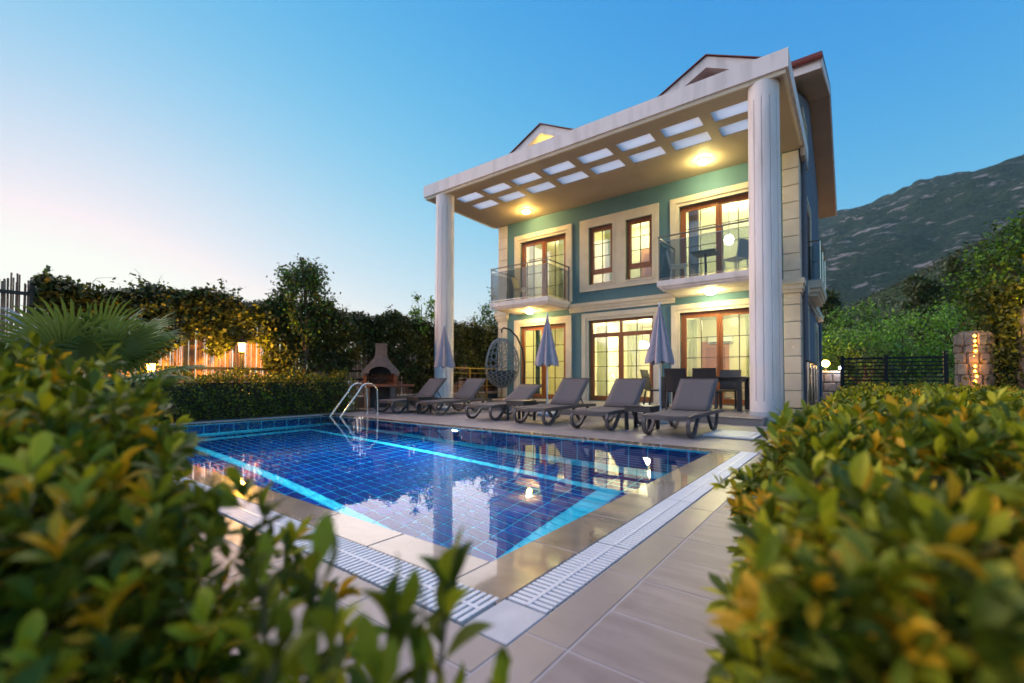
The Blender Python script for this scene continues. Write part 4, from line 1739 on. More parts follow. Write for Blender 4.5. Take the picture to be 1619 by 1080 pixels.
b = MB(); b.tube([(0, 0, .39), (-.03, 0, .52), (-.01, .0, .66), (.06, -.02, .72), (.14, -.03, .69)], [.05, .045, .05, .06, .02], 10); b.build('neck', 'shade', t, local=True, smooth=True)


# lanterns
lan_e = emit_mat('lantern_glass_glow', (1, .50, .07), 4)
def lantern(label, x, y, zl, en, group=None):
    t = thing('garden_lantern', label, 'lantern', (x, y, 0), 0, group)
    b = MB(); b.lathe([(.09, 0), (.09, .04), (.045, .10), (.036, .3), (.036, zl - .16), (.05, zl - .13), (.075, zl - .115)], 12); b.build('post', 'black', t, local=True)
    b = MB(); b.lathe([(.05, zl - .114), (.072, zl + .085)], 6); b.build('lamp_glass', lan_e, t, local=True)
    b = MB(); b.lathe([(.125, zl + .086), (.12, zl + .10), (.05, zl + .17), (.025, zl + .19), (.03, zl + .21), (.008, zl + .25)], 6); b.build('cap', 'black', t, local=True)
    light('lantern_light', (x + .13, y - .02, zl), en, (1, .46, .045), .07)


lantern('lit black garden lantern on a post before the bamboo fence', -11.10, 4.36, 1.54, 80)
lantern('lit garden lantern half hidden behind the fan palm and clipped hedge', -11.15, 2.72, 1.02, 75)


# ================================================================== FENCE, CLIMBERS, TREES
FX = -11.6
t = thing('bamboo_fence', 'tall bamboo cane fence behind the pool, mostly under climbing vines', 'fence', (FX, 7, 0))
b = MB()
y = -1.6
while y < 17.6:
    r_ = random.uniform(.010, .017)
    h = 2.56 + random.uniform(-.10, .10)
    z0 = .30 + random.uniform(0, .05)
    x = FX + random.uniform(-.012, .012)
    lean = random.uniform(-.03, .03)
    b.tube([(x, y, z0), (x + random.uniform(-.01, .01), y + lean * .5, (z0 + h) / 2), (x, y + lean, h)], r_, 5)
    y += random.uniform(.020, .031)
b.build('cane_panel', 'bamboo', t, kind='stuff')
for z in (.80, 1.05, 2.30):
    b = MB(); b.box(FX + .022, FX + .06, -1.6, 17.6, z - .03, z + .03); b.build('rail', 'dark', t)
for k in range(9):
    y = -1.2 + 2.3 * k
    b = MB(); b.box(FX + .061, FX + .12, y - .035, y + .035, 0, 2.5); b.build('post', 'dark', t)
t = thing('low_wall', 'low stone wall under the bamboo fence', 'wall', (FX, 7, 0))
b = MB(); b.box(FX - .15, FX + .15, -1.6, 17.6, -.05, .30, .01); b.build('footing', 'mortar', t)


def cloud(name, parent, pos, size, mats, probs, kind='stuff', droop=.3, tmpl=QUAD, faces=QUAD_F, aspect=.8, outward=None):
    n = len(pos)
    d = rng.normal(size=(n, 3))
    d[:, 2] -= droop
    if outward is not None:
        d += outward
    L = size * rng.uniform(.65, 1.25, n)
    mi = rng.choice(len(mats), n, p=probs)
    return leaf_obj(name, parent, kind, pos, d, L, L * aspect, mats, mi, tmpl=tmpl, faces=faces)


def vine(label, y0, y1, n, zlo, ztop, dense_lo=.3):
    t = thing('climbing_vine', label, 'vine', (FX + .1, (y0 + y1) / 2, .3), 0, 'vines on the bamboo fence')
    N = int(n * 2.3)
    ys = rng.uniform(y0, y1, N * 2)
    top = ztop + .07 * np.sin(ys * 2.3) + .06 * np.sin(ys * 5.1 + 1) + rng.normal(0, .05, N * 2)
    lo = zlo + .22 * np.sin(ys * 1.7 + .6) + .22 * np.sin(ys * 4.3)
    f = rng.uniform(0, 1, N * 2) ** .75
    zs = lo + (top - lo) * f
    keep = (np.sin(ys * 3.1 + zs * 4) + np.sin(ys * 7.3 - zs * 5.7) * .7 + rng.normal(0, .7, N * 2)) > -1.4 + 1.1 * (1 - f) - .7 * (f > .55)
    ys, zs, f = ys[keep][:N], zs[keep][:N], f[keep][:N]
    xs = FX + .12 + rng.normal(0, .10, len(ys)) + .18 * np.sin(ys * 2.9 + zs * 3) * (zs > 1.2) + .12 * (f > .7)
    P = np.stack([xs, ys, zs], 1)
    cloud('foliage', t, P, .095, ['ivy', 'ivy2', 'leaf_dk'], [.72, .14, .14], droop=.5, aspect=.95, outward=np.array([.9, 0, 0]))
    # shoots that stand above the top
    m_ = int((y1 - y0) * 5)
    pos = []
    b = MB()
    for k in range(m_):
        yy = random.uniform(y0, y1)
        zz = ztop + random.uniform(-.1, .1)
        hh = abs(random.gauss(0, .16)) + .05
        ax, ay = random.gauss(0, .12), random.gauss(0, .2)
        b.tube([(FX + .1, yy, zz - .25), (FX + .1 + ax * .4, yy + ay * .4, zz + hh * .6), (FX + .1 + ax, yy + ay, zz + hh)], [.006, .004, .002], 4)
        for q in range(int(5 + hh * 40)):
            g_ = random.random()
            pos.append((FX + .1 + ax * g_ + random.gauss(0, .06), yy + ay * g_ + random.gauss(0, .06), zz - .05 + hh * g_ + random.gauss(0, .03)))
    for k in range(int((y1 - y0) * 1.5)):
        yy = random.uniform(y0, y1)
        b.tube([(FX + .16, yy, .3), (FX + .15 + random.uniform(0, .1), yy + random.uniform(-.2, .2), 1.1), (FX + .1, yy + random.uniform(-.4, .4), 2.2)], .012, 5)
    b.build('stems', 'trunk', t, kind='stuff')
    cloud('shoot_tips', t, np.array(pos), .085, ['ivy2', 'ivy'], [.5, .5], droop=.1, aspect=.95)


vine('thin dark vine on the fence behind the fan palm', 1.12, 2.6, 2400, 1.62, 2.56)
vine('dark climbing vine over the lit part of the fence by the lantern', 2.6, 5.0, 6400, 1.34, 2.66)
vine('dense climbing vine on the fence between the lantern and the barbecue', 5.0, 7.6, 7600, .95, 2.70)
vine('dense dark climbing vine on the fence behind the barbecue', 7.6, 10.4, 7600, .75, 2.74)
vine('dark vine on the fence seen between the column and the house', 10.4, 13.6, 8000, .55, 2.82)
vine('vine at the far end of the fence beside the house wall', 13.6, 17.0, 6000, .6, 2.9)


def tree(label, x, y, z0, h, crown, nclump, nleaf, lsize, mats, probs, name='tree', cat='tree', trunk=.09, group=None, limbs=5, clump_r=.28, cz=None, droop=.3, zb=None):
    """crown = (rx, ry, rz); the crown is many leaf clumps on limbs"""
    t = thing(name, label, cat, (x, y, z0), 0, group)
    rx, ry, rz = crown
    cz = z0 + h - rz if cz is None else cz
    b = MB()
    b.tube([(x, y, z0 - .1), (x + random.uniform(-.1, .1) * h * .1, y, z0 + h * .35), (x, y, cz + rz * .4)], [trunk, trunk * .75, trunk * .25], 8)
    b.build('trunk', 'trunk', t, smooth=True)
    cl = []
    while len(cl) < nclump:
        q = rng.normal(size=3)
        q /= np.linalg.norm(q)
        q *= rng.uniform(.35, 1.0) ** .6
        cl.append((q[0] * rx, q[1] * ry, q[2] * rz, rng.uniform(.5, 1.3)))
    b = MB()
    for c in cl[:limbs * 3]:
        b.tube([(x, y, z0 + h * random.uniform(.2, .5)), (x + c[0] * .5, y + c[1] * .5, cz + c[2] * .4), (x + c[0], y + c[1], cz + c[2])], [trunk * .4, trunk * .25, trunk * .08], 5)
    b.build('limbs', 'trunk', t, kind='stuff')
    per = nleaf // nclump
    P = []
    for c in cl:
        k = int(per * c[3])
        g_ = rng.normal(size=(k, 3)) * np.array([rx, ry, rz * .75]) * clump_r * c[3] * .75
        P.append(g_ + np.array([x + c[0], y + c[1], cz + c[2]]))
    P = np.concatenate(P)
    if zb is not None:
        P = P[P[:, 2] > zb]
    cloud('crown', t, P, lsize, mats, probs, droop=droop, aspect=.7)
    return t


TD = ['tree_dk', 'tree_md', 'tree_lt']
tree('tall loose shrub rising above the fence behind the low hedge', -11.3, 5.95, 0, 3.95, (.62, .72, 1.15), 56, 9500, .085, ['tree_md', 'tree_dk', 'ivy'], [.3, .35, .35], 'tall_shrub', 'shrub', .05, clump_r=.22)
tree('slender shrub above the fence just left of the fluted column', -11.4, 9.95, 0, 3.75, (.40, .55, .75), 16, 1700, .085, ['tree_md', 'tree_lt', 'ivy'], [.5, .2, .3], 'tall_shrub', 'shrub', .04, clump_r=.24)
tree('dark feathery tree beyond the fence beside the house corner', -13.2, 15.9, 0, 4.7, (.9, .9, 1.3), 22, 3800, .12, TD, [.6, .35, .05], 'tree', 'tree', .08)


# low clipped hedge between pool and fence
def box_points(n, x0, x1, y0, y1, z0, z1, faces, jit=.04):
    """points near chosen faces of a rounded box, with outward normals"""
    P, Nn = [], []
    w = {}
    A = {'t': (x1 - x0) * (y1 - y0), 'x0': (y1 - y0) * (z1 - z0), 'x1': (y1 - y0) * (z1 - z0), 'y0': (x1 - x0) * (z1 - z0), 'y1': (x1 - x0) * (z1 - z0)}
    tot = sum(A[f] for f in faces)
    for f in faces:
        k = max(1, int(n * A[f] / tot))
        X, Y, Z = rng.uniform(x0, x1, k), rng.uniform(y0, y1, k), rng.uniform(z0, z1, k)
        nn = np.zeros((k, 3))
        if f == 't':
            Z[:] = z1; nn[:, 2] = 1
        elif f == 'x0':
            X[:] = x0; nn[:, 0] = -1
        elif f == 'x1':
            X[:] = x1; nn[:, 0] = 1
        elif f == 'y0':
            Y[:] = y0; nn[:, 1] = -1
        else:
            Y[:] = y1; nn[:, 1] = 1
        P.append(np.stack([X, Y, Z], 1)); Nn.append(nn)
    P, Nn = np.concatenate(P), np.concatenate(Nn)
    return P, Nn


t = thing('clipped_hedge', 'low dark clipped hedge along the far side of the pool under the lantern', 'hedge', (-10.35, 2.6, 0))
P, Nn = box_points(15000, -10.62, -9.98, -1.4, 6.45, .05, .80, ['t', 'x1', 'y1'])
amp = .05 * np.sin(P[:, 1] * 5.1) + .04 * np.sin(P[:, 1] * 11 + P[:, 2] * 9) + .03 * np.sin(P[:, 0] * 13)
P = P + Nn * (1.5 * amp[:, None] + np.abs(rng.normal(0, .035, (len(P), 1)))) + rng.normal(0, .04, P.shape)
cloud('foliage', t, P, .06, ['leaf_dk', 'leaf_md', 'ivy'], [.5, .2, .3], droop=-.2, aspect=.7, outward=Nn * 1.0)
b = MB(); b.box(-10.60, -10.05, -1.4, 6.4, .0, .74); b.build('shade_core', 'core', t)  # dark block standing in for the shade inside the hedge


# ------------------------------------------------------------------ big leafy hedges close to the camera
def whorls(P, Nn, per, length, spread=(30, 75), tilt=.35):
    """leaves in rosettes at shoot tips"""
    n = len(P)
    ax = Nn + rng.normal(0, tilt, (n, 3)) + np.array([0, 0, .55])
    ax /= np.linalg.norm(ax, axis=1, keepdims=True)
    ref = np.cross(ax, rng.normal(size=(n, 3)))
    ref /= np.linalg.norm(ref, axis=1, keepdims=True)
    bi = np.cross(ax, ref)
    pos, dr = [], []
    for k in range(per):
        a = 2.4 * k + rng.uniform(0, 6.28, n)
        s = np.radians(spread[0] + (spread[1] - spread[0]) * (k / max(1, per - 1)) + rng.normal(0, 9, n))
        d = ax * np.cos(s)[:, None] + (ref * np.cos(a)[:, None] + bi * np.sin(a)[:, None]) * np.sin(s)[:, None]
        pos.append(P - ax * (length * .55 * k / per)[:, None])
        dr.append(d)
    return np.concatenate(pos), np.concatenate(dr), np.tile(np.arange(n), per)


def leafy(t, P, Nn, per, length, mats, probs, nsing=300, ratio=.42, spread=(30, 75), tilt=.35, shade=None):
    L0 = length * rng.uniform(.75, 1.2, len(P))
    pos, dr, idx = whorls(P, Nn, per, L0, spread, tilt)
    L = L0[idx] * rng.uniform(.75, 1.15, len(pos))
    base = rng.choice(len(mats), len(P), p=probs)[idx]
    mi = np.where(rng.uniform(size=len(pos)) < .6, base, rng.choice(len(mats), len(pos), p=probs))
    near_ = np.linalg.norm(pos - np.array(CAM), axis=1) > .56
    pos, dr, L, mi = pos[near_], dr[near_], L[near_], mi[near_]
    v = pos - np.array(CAM)
    fd = v @ np.array(_f)
    ux, uy = (v @ np.array(_r2)) / np.maximum(fd, .01), (v @ np.array(_u2)) / np.maximum(fd, .01)
    inside = (fd > .12) & (np.abs(ux) < 1.16) & (uy < .83) & (uy > -.72)
    score = np.where(inside, L / np.maximum(np.linalg.norm(v, axis=1), .1), 0)
    order = np.argsort(-score)
    s_, r_ = order[:nsing], order[nsing:]
    leaf_singles(t, pos[s_], dr[s_], L[s_], L[s_] * ratio, mats, mi[s_])
    leaf_obj('foliage', t, 'stuff', pos[r_], dr[r_], L[r_], L[r_] * ratio, mats, mi[r_])


LM = ['leaf_dk', 'leaf_md', 'leaf_lt', 'leaf_ye']
# the clipped hedge along the path to the house
t = thing('leafy_hedge', 'wide variegated green and yellow hedge beside the pale path, reaching towards the house', 'hedge', (.6, 5.5, 0))
def shape_right(P, Nn):
    a = .045 * np.sin(P[:, 1] * 4.3) + .04 * np.sin(P[:, 1] * 9.1 + P[:, 0] * 7) + .03 * np.sin(P[:, 0] * 11 + P[:, 2] * 8)
    return P + Nn * (a[:, None]) + rng.normal(0, .03, P.shape)
HZ = .62
P1, N1 = box_points(4600, -.20, 1.5, .50, 3.0, .06, HZ, ['t', 'x0', 'y0'])
k_ = P1[:, 0] > -.11 * P1[:, 1] - .02
P1, N1 = P1[k_], N1[k_]
xe = rng.uniform(.50, 1.25, 500)                     # the cut corner next to the camera
P3 = np.stack([-.11 * xe, xe, rng.uniform(.06, HZ, 500)], 1)
N3 = np.tile(np.array([[-.98, -.2, 0]]), (500, 1))
P2, N2 = box_points(3800, -.20, 1.7, 3.0, 11.0, .15, HZ, ['t', 'x0'])
P = np.concatenate([P1, P3, P2]); Nn = np.concatenate([N1, N3, N2])
# round the shoulder
sh = np.clip((P[:, 2] - (HZ - .16)) / .16, 0, 1) * (Nn[:, 0] < -.5)
P[:, 0] += .09 * sh
ed = np.clip((-.20 + .16 - P[:, 0]) / .16, 0, 1) * (Nn[:, 2] > .5)
P[:, 2] -= .07 * ed
P = shape_right(P, Nn)
leafy(t, P, Nn, 9, .052, LM, [.38, .30, .19, .13])
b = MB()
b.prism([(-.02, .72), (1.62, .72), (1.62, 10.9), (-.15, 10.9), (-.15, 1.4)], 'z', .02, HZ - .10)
b.build('shade_core', 'core', t)  # solid dark filler, painted as the shaded inside of the hedge

# the dark shrub on the other side, very close
t = thing('leafy_shrub', 'dark out of focus hedge close to the camera with yellowish tips', 'hedge', (-1.6, .1, 0))
P, Nn = box_points(3900, -2.6, -.645, -.45, .28, .06, .715, ['t', 'x1', 'y1'])
P += Nn * (.05 * np.sin(P[:, 0] * 7) + .05 * np.sin(P[:, 0] * 13 + P[:, 2] * 6))[:, None] + rng.normal(0, .045, P.shape)
end = np.clip((P[:, 0] + 1.12) / .5, 0, 1)
P[:, 2] -= .30 * end ** 1.3 * (P[:, 2] > .3)
leafy(t, P, Nn, 9, .047, LM, [.46, .30, .17, .07])
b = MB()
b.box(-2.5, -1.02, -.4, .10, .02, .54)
b.build('shade_core', 'core', t)  # dark filler block; shade between the leaves is in its colour


# single leafy shoots in front of the pool corner
def shoot(label, base, tip, n, length, seed):
    t = thing('leafy_shoot', label, 'plant', base, 0, 'leafy shoots in front of the pool')
    rs = np.random.default_rng(seed)
    b0, b1 = np.array(base), np.array(tip)
    mid = (b0 + b1) / 2 + rs.normal(0, .02, 3)
    b = MB()
    b.tube([tuple(b0), tuple(mid), tuple(b1)], [.006, .0045, .003], 6)
    b.build('stem', 'stem', t, smooth=True)
    pos, dr, L, mi = [], [], [], []
    ax = (b1 - b0) / np.linalg.norm(b1 - b0)
    ref = np.cross(ax, [0.3, 1, .1]); ref /= np.linalg.norm(ref)
    bi = np.cross(ax, ref)
    for k in range(n):
        f = 1 - .75 * (k / n) ** 1.3
        p = b0 + (b1 - b0) * f
        a = 2.4 * k + rs.normal(0, .3)
        s = math.radians(16 + 58 * (k / n) + rs.normal(0, 11))
        d = ax * math.cos(s) + (ref * math.cos(a) + bi * math.sin(a)) * math.sin(s)
        pos.append(p); dr.append(d); L.append(length * rs.uniform(.7, 1.1)); mi.append(rs.choice(3, p=[.45, .4, .15]))
    leaf_singles(t, np.array(pos), np.array(dr), np.array(L), np.array(L) * .44, LM, np.array(mi))


def at(u, v, dist):
    """a point along the ray of a pixel of the photograph"""
    d = V(_r2) * ((u - 809.5) / 707.82) - V(_u2) * ((v - 582.74) / 707.82) + V(_f)
    d.normalize()
    return tuple(CAM + d * dist)


shoot('leafy shoot with one long leaf pointing at the pool, beside the dark hedge', (-.52, .22, .03), at(500, 908, .60), 15, .078, 1)
shoot('tallest leafy shoot in front of the pool corner', (-.44, .36, .03), at(712, 918, .64), 20, .076, 2)
shoot('leafy shoot between the tallest shoot and the dark hedge', (-.47, .32, .03), at(625, 963, .60), 18, .074, 3)
shoot('small leafy shoot low beside the pale deck tiles', (-.36, .40, .03), at(790, 1086, .64), 12, .058, 4)
shoot('leafy shoot low in front of the dark hedge', (-.54, .20, .03), at(520, 1028, .56), 18, .070, 5)
shoot('bare stemmed leafy shoot against the dark hedge', (-.58, .2, .03), at(415, 923, .62), 11, .070, 6)
shoot('leafy shoot filling the gap under the tallest shoot', (-.43, .34, .02), at(665, 1028, .60), 18, .068, 7)
shoot('leafy shoot low between the dark hedge and the shoot with the long leaf', (-.55, .18, .02), at(440, 1038, .56), 18, .068, 8)
shoot('leafy shoot at the foot of the leafy group by the deck tiles', (-.46, .28, .02), at(590, 1088, .56), 16, .066, 9)

# fan palm
t = thing('fan_palm', 'fan palm with green fronds behind the dark close hedge', 'palm', (-5.0, .78, 0))
b = MB()
b.tube([(-5.0, .78, -.02), (-5.0, .78, .45), (-5.0, .78, .75)], [.10, .11, .08], 10)
b.build('trunk', 'trunk', t, smooth=True)
def frond(az, el, plen, flen, bl=False, spread=125, n=30):
    d = V((math.cos(az) * math.cos(el), math.sin(az) * math.cos(el), math.sin(el)))
    o_ = V((-5.0, .78, .74))
    h = o_ + d * plen + V((0, 0, -.03 * plen))
    side = d.cross(V((0, 0, 1))).normalized()
    b = MB()
    b.tube([o_, (o_ + h) / 2 + V((0, 0, .015)), h], [.012, .009, .007], 6)
    nrm = side.cross(d).normalized()
    for k in range(n):
        a = R(-spread + 2 * spread * k / (n - 1))
        q = d * math.cos(a) + side * math.sin(a)
        L = flen * (.78 + .22 * math.cos(a * .7)) * random.uniform(.93, 1.05)
        s_ = nrm.cross(q).normalized()
        w0 = .017
        p0, p1, p2, p3 = h, h + q * L * .45 + nrm * .02, h + q * L * .8 - V((0, 0, .01)) + nrm * .015, h + q * L - V((0, 0, .05)) * random.uniform(.3, 1.5)
        b.add([p0 - s_ * .004, p0 + s_ * .004, p1 - s_ * w0, p1 + nrm * .012, p1 + s_ * w0, p2 - s_ * w0 * .7, p2 + nrm * .006, p2 + s_ * w0 * .7, p3],
              [(0, 1, 3, 2), (1, 4, 3), (2, 3, 6, 5), (3, 4, 7, 6), (5, 6, 8), (6, 7, 8)])
    b.build('frond', 'palm_bl' if bl else 'palm', t)
for a_, e_, pl, fl_, bl in ((100, 40, .42, .50, False), (60, 48, .45, .48, False), (20, 42, .40, .48, False), (140, 55, .40, .50, False), (-30, 40, .45, .50, False), (-80, 32, .45, .50, False),
                            (-110, 55, .38, .45, True), (80, 15, .45, .46, False), (120, 8, .45, .48, False), (-60, 8, .42, .46, False), (40, 70, .40, .46, False), (-150, 35, .42, .5, False),
                            (170, 25, .45, .48, False), (-90, 2, .40, .35, True), (75, 62, .38, .46, False), (-40, 66, .36, .46, False)):
    frond(R(a_), R(e_), pl, fl_, bl)


# ================================================================== THE RIGHT SIDE: GATE, PILLARS, TREES
t = thing('metal_gate', 'black metal gate of thin horizontal bars beyond the hedge', 'gate', (1.0, 18.0, 0))
for x in (-.30, .78, 2.12):
    b = MB(); b.box(x - .05, x + .05, 17.95, 18.05, -.06, 1.62 if x < 2 else 1.70); b.build('post', 'black', t)
for k in range(13):
    z = .14 + .114 * k
    for x0, x1 in ((-.249, .729), (.831, 2.069)):
        b = MB(); b.box(x0, x1, 17.985, 18.015, z - .022, z + .022 + (.02 if k == 12 else 0)); b.build('slat', 'black', t)
b = MB()
for x in np.arange(-.15, 2.05, .22):
    b.box(x - .008, x + .008, 18.016, 18.03, .1, 1.52)
b.build('back_bars', 'black', t, kind='stuff')


def stone_pillar(label, x, y, rad, h, strip):
    t = thing('stone_pillar', label, 'pillar', (x, y, 0), 0, 'stone pillars by the gate')
    b = MB(); b.lathe([(rad * .93, -.05), (rad * .90, h)], 14, (x, y, 0)); b.build('pillar_core', 'mortar', t)
    z = 0.0
    while z < h - .08:
        hh = random.uniform(.13, .24)
        a = random.random()
        while a < 6.28 + .3:
            wd = random.uniform(.5, .9)
            c_ = MB()
            ha, hz_ = wd * .5 - .04, hh * .5 - .010
            cs = [(-ha, -hz_), (random.uniform(-.3, .3) * ha, -hz_ - .006), (ha, -hz_), (ha + .02, random.uniform(-.4, .4) * hz_), (ha, hz_), (random.uniform(-.3, .3) * ha, hz_ + .008), (-ha, hz_), (-ha - .02, random.uniform(-.4, .4) * hz_)]
            cs = [(p_ + random.gauss(0, .018), q_ + random.gauss(0, .009)) for p_, q_ in cs]
            pr = random.uniform(.025, .05)
            ring_ = lambda r_, k_: [(x + r_ * math.cos(a + p_ * k_), y + r_ * math.sin(a + p_ * k_), z + hh / 2 + q_ * k_) for p_, q_ in cs]
            vs_ = ring_(rad * .92, 1.0) + ring_(rad * .98 + pr * .4, 1.0) + ring_(rad * .98 + pr, .80)
            fs_ = [(k_, (k_ + 1) % 8, 8 + (k_ + 1) % 8, 8 + k_) for k_ in range(8)] + [(8 + k_, 8 + (k_ + 1) % 8, 16 + (k_ + 1) % 8, 16 + k_) for k_ in range(8)] + [tuple(16 + k_ for k_ in range(8))]
            c_.add(vs_, fs_)
            c_.build('stone', 'rock', t)
            a += wd * 1.02
        z += hh * .97
    if strip:
        ang = R(-95)
        b = MB()
        for k in range(16):
            z = .25 + (h - .35) * k / 15
            rr = rad * 1.08
            b.lathe([(.005, -.02), (.022, 0), (.005, .03)], 6, (x + rr * math.cos(ang) + random.gauss(0, .012), y + rr * math.sin(ang), z))
        b.build('light_string', emit_mat('string_light', (1, .30, .02), 5), t, kind='stuff')
        for z in (.6, 1.15):
            light('string_light', (x + (rad + .16) * math.cos(ang), y + (rad + .16) * math.sin(ang), z), 1.2, (1, .36, .04), .05)
    return t


stone_pillar('round stone pillar with an orange light string beside the gate', 1.80, 12.0, .24, 1.75, True)
stone_pillar('stone pillar under the lit vine at the edge of the dark tree', 2.62, 12.0, .24, 2.2, False)
tree('big round dark green tree with vines hanging over the stone pillars', 2.75, 12.9, 0, 4.15, (1.02, 1.1, 1.28), 90, 16000, .085, TD, [.45, .45, .10], 'big_tree', 'tree', .14, clump_r=.20, cz=2.75)
t = thing('hanging_vine', 'dark vine hanging between the two stone pillars', 'vine', (2.2, 12.2, 0))
n = 5200
P = np.stack([rng.normal(2.16, .23, n), rng.normal(12.05, .18, n), rng.uniform(.1, 2.6, n)], 1)
cloud('foliage', t, P, .08, ['tree_dk', 'leaf_dk', 'ivy'], [.5, .3, .2], droop=.6, aspect=.85)
b = MB()
for k in range(8):
    b.tube([(2.2 + random.gauss(0, .12), 12.2, 0), (2.2 + random.gauss(0, .12), 12.2, 1.4), (2.3 + random.gauss(0, .2), 12.3, 2.6)], .015, 5)
b.build('stems', 'trunk', t, kind='stuff')
t = thing('lit_vine', 'vine leaves glowing orange in lamp light at the top of the second stone pillar', 'vine', (2.66, 11.6, 0))
n = 900
P = np.stack([rng.normal(2.68, .09, n), rng.normal(11.7, .12, n), rng.uniform(1.2, 3.1, n)], 1)
cloud('foliage', t, P, .10, ['leaf_ye', 'leaf_lt'], [.7, .3], droop=.5, aspect=.8)
b = MB(); b.tube([(2.68, 11.8, 0), (2.66, 11.75, 1.4), (2.70, 11.7, 3.0)], .02, 6); b.build('stems', 'trunk', t)
b = MB()
for k in range(14):
    b.lathe([(.004, -.018), (.018, 0), (.004, .018)], 6, (2.62 + random.gauss(0, .06), 11.52 + random.gauss(0, .04), 1.3 + .13 * k))
b.build('light_string', emit_mat('string_light_vine', (1, .45, .04), 18), t, kind='stuff')
light('vine_light', (2.5, 11.35, 1.9), 7, (1, .5, .06), .06)
light('vine_light', (2.55, 11.4, 2.7), 7, (1, .5, .06), .06)

# stone wall and lamps past the house corner
t = thing('stone_wall', 'pale stone wall past the house corner with lamps on it', 'wall', (-.9, 24.0, 0))
b = MB(); b.box(-2.6, -.35, 24.0, 24.4, -.1, 1.18); b.build('wall_core', 'mortar', t)
for r_ in range(3):
    x = -2.6 + random.uniform(0, .1)
    while x < -.55:
        wd = random.uniform(.28, .5)
        x1 = min(x + wd - .03, -.36)
        b = MB(); b.box(x, x1, 23.94, 23.999, -.05 + .40 * r_, .32 + .40 * r_, .03); b.build('stone', 'rock', t)
        x += wd
b = MB(); b.box(-2.62, -.33, 23.92, 24.42, 1.181, 1.24); b.build('coping', 'cream', t)
t = thing('globe_lamp', 'orange globe lamp on the stone wall past the house corner', 'lamp', (-1.0, 24.15, 1.24))
b = MB(); b.lathe([(.05, 0), (.03, .05), (.03, .2)], 10, (-1.0, 24.15, 1.24)); b.build('stand', 'black', t)
b = MB(); b.lathe([(.01, 1.43)] + [(.14 * math.cos(a), 1.57 + .14 * math.sin(a)) for a in np.linspace(-1.3, 1.3, 8)] + [(.01, 1.71)], 16, (-1.0, 24.15, 0)); b.build('globe', emit_mat('globe_glow', (1, .50, .10), 16), t, smooth=True)
light('globe_light', (-1.0, 23.85, 1.55), 30, (1, .5, .1), .1)
t = thing('wall_spotlight', 'small cold white spotlight by the end of the stone wall', 'lamp', (-.46, 23.8, 1.2))
b = MB(); b.box(-.52, -.40, 23.80, 23.92, 1.30, 1.42, .01); b.build('housing', 'black', t)
b = MB(); b.box(-.515, -.405, 23.78, 23.799, 1.305, 1.415); b.build('lens', emit_mat('spot_glow', (.75, .78, 1), 14), t)
b = MB(); b.tube([(-.46, 23.86, 0), (-.46, 23.86, 1.3)], .02, 6); b.build('stand', 'black', t)
light('spot_light', (-.46, 23.6, 1.36), 9, (.75, .8, 1), .06)

# trees beyond the gate
G = 'trees beyond the gate'
for (lab, x, y, h, cr, nc, nl, ls, pr) in (
        ('bright green bushy tree right behind the gate posts, nearest the house', -.2, 27, 3.6, (1.7, 1.4, 1.5), 34, 5200, .15, [.15, .5, .35]),
        ('light green bushy tree behind the middle of the gate', 1.9, 29, 4.2, (1.9, 1.5, 1.8), 36, 5600, .15, [.10, .45, .45]),
        ('light green tree behind the hinge end of the gate', 4.0, 30, 4.6, (2.0, 1.5, 2.0), 36, 5600, .15, [.12, .48, .40]),
        ('dark olive tree lowest beside the lamps', .4, 25.5, 2.2, (1.3, 1.0, 1.0), 24, 3600, .13, [.6, .35, .05]),
        ('mid green tree between the dark pine and the house', .9, 36, 5.6, (2.4, 2.0, 2.0), 34, 5200, .2, [.35, .5, .15]),
        ('mid green tree behind the light green ones, towards the big tree', 6.2, 36, 6.4, (2.6, 2.0, 2.4), 34, 5200, .2, [.3, .5, .2])):
    tree(lab, x, y, -.05, h, cr, nc, nl, ls, TD, pr, 'bushy_tree', 'tree', .12, G, clump_r=.26)


def pine(label, x, y, h, rad, n):
    t = thing('pine_tree', label, 'tree', (x, y, 0), 0, 'pine trees below the mountain')
    b = MB(); b.tube([(x, y, -.1), (x, y, h * .6), (x, y, h)], [.16, .1, .03], 7); b.build('trunk', 'trunk', t)
    b = MB()
    P = []
    for k in range(26):
        f = (k + 1) / 27
        z = h * (.22 + .75 * f)
        L = rad * (1 - f * .8) * random.uniform(.6, 1.15)
        a = 2.4 * k
        b.tube([(x, y, z - .1), (x + L * math.cos(a), y + L * math.sin(a), z + .1 * L)], [.04, .012], 5)
        m_ = int(n / 26)
        g_ = rng.uniform(.25, 1.05, m_)
        P.append(np.stack([x + L * g_ * math.cos(a) + rng.normal(0, .26, m_), y + L * g_ * math.sin(a) + rng.normal(0, .22, m_), z + .1 * L * g_ + rng.normal(0, .13, m_)], 1))
    b.build('limbs', 'trunk', t, kind='stuff')
    cloud('crown', t, np.concatenate(P), .40, ['tree_dk', 'ivy'], [.7, .3], droop=-.2, aspect=.45)


pine('dark spreading pine in the middle distance beyond the gate', 4.3, 46, 9.0, 3.0, 5200)
pine('dark pine just past the house corner', -1.6, 44, 8.2, 2.2, 4200)
pine('dark pine tall beside the big round tree', 7.0, 52, 11.5, 3.0, 5200)

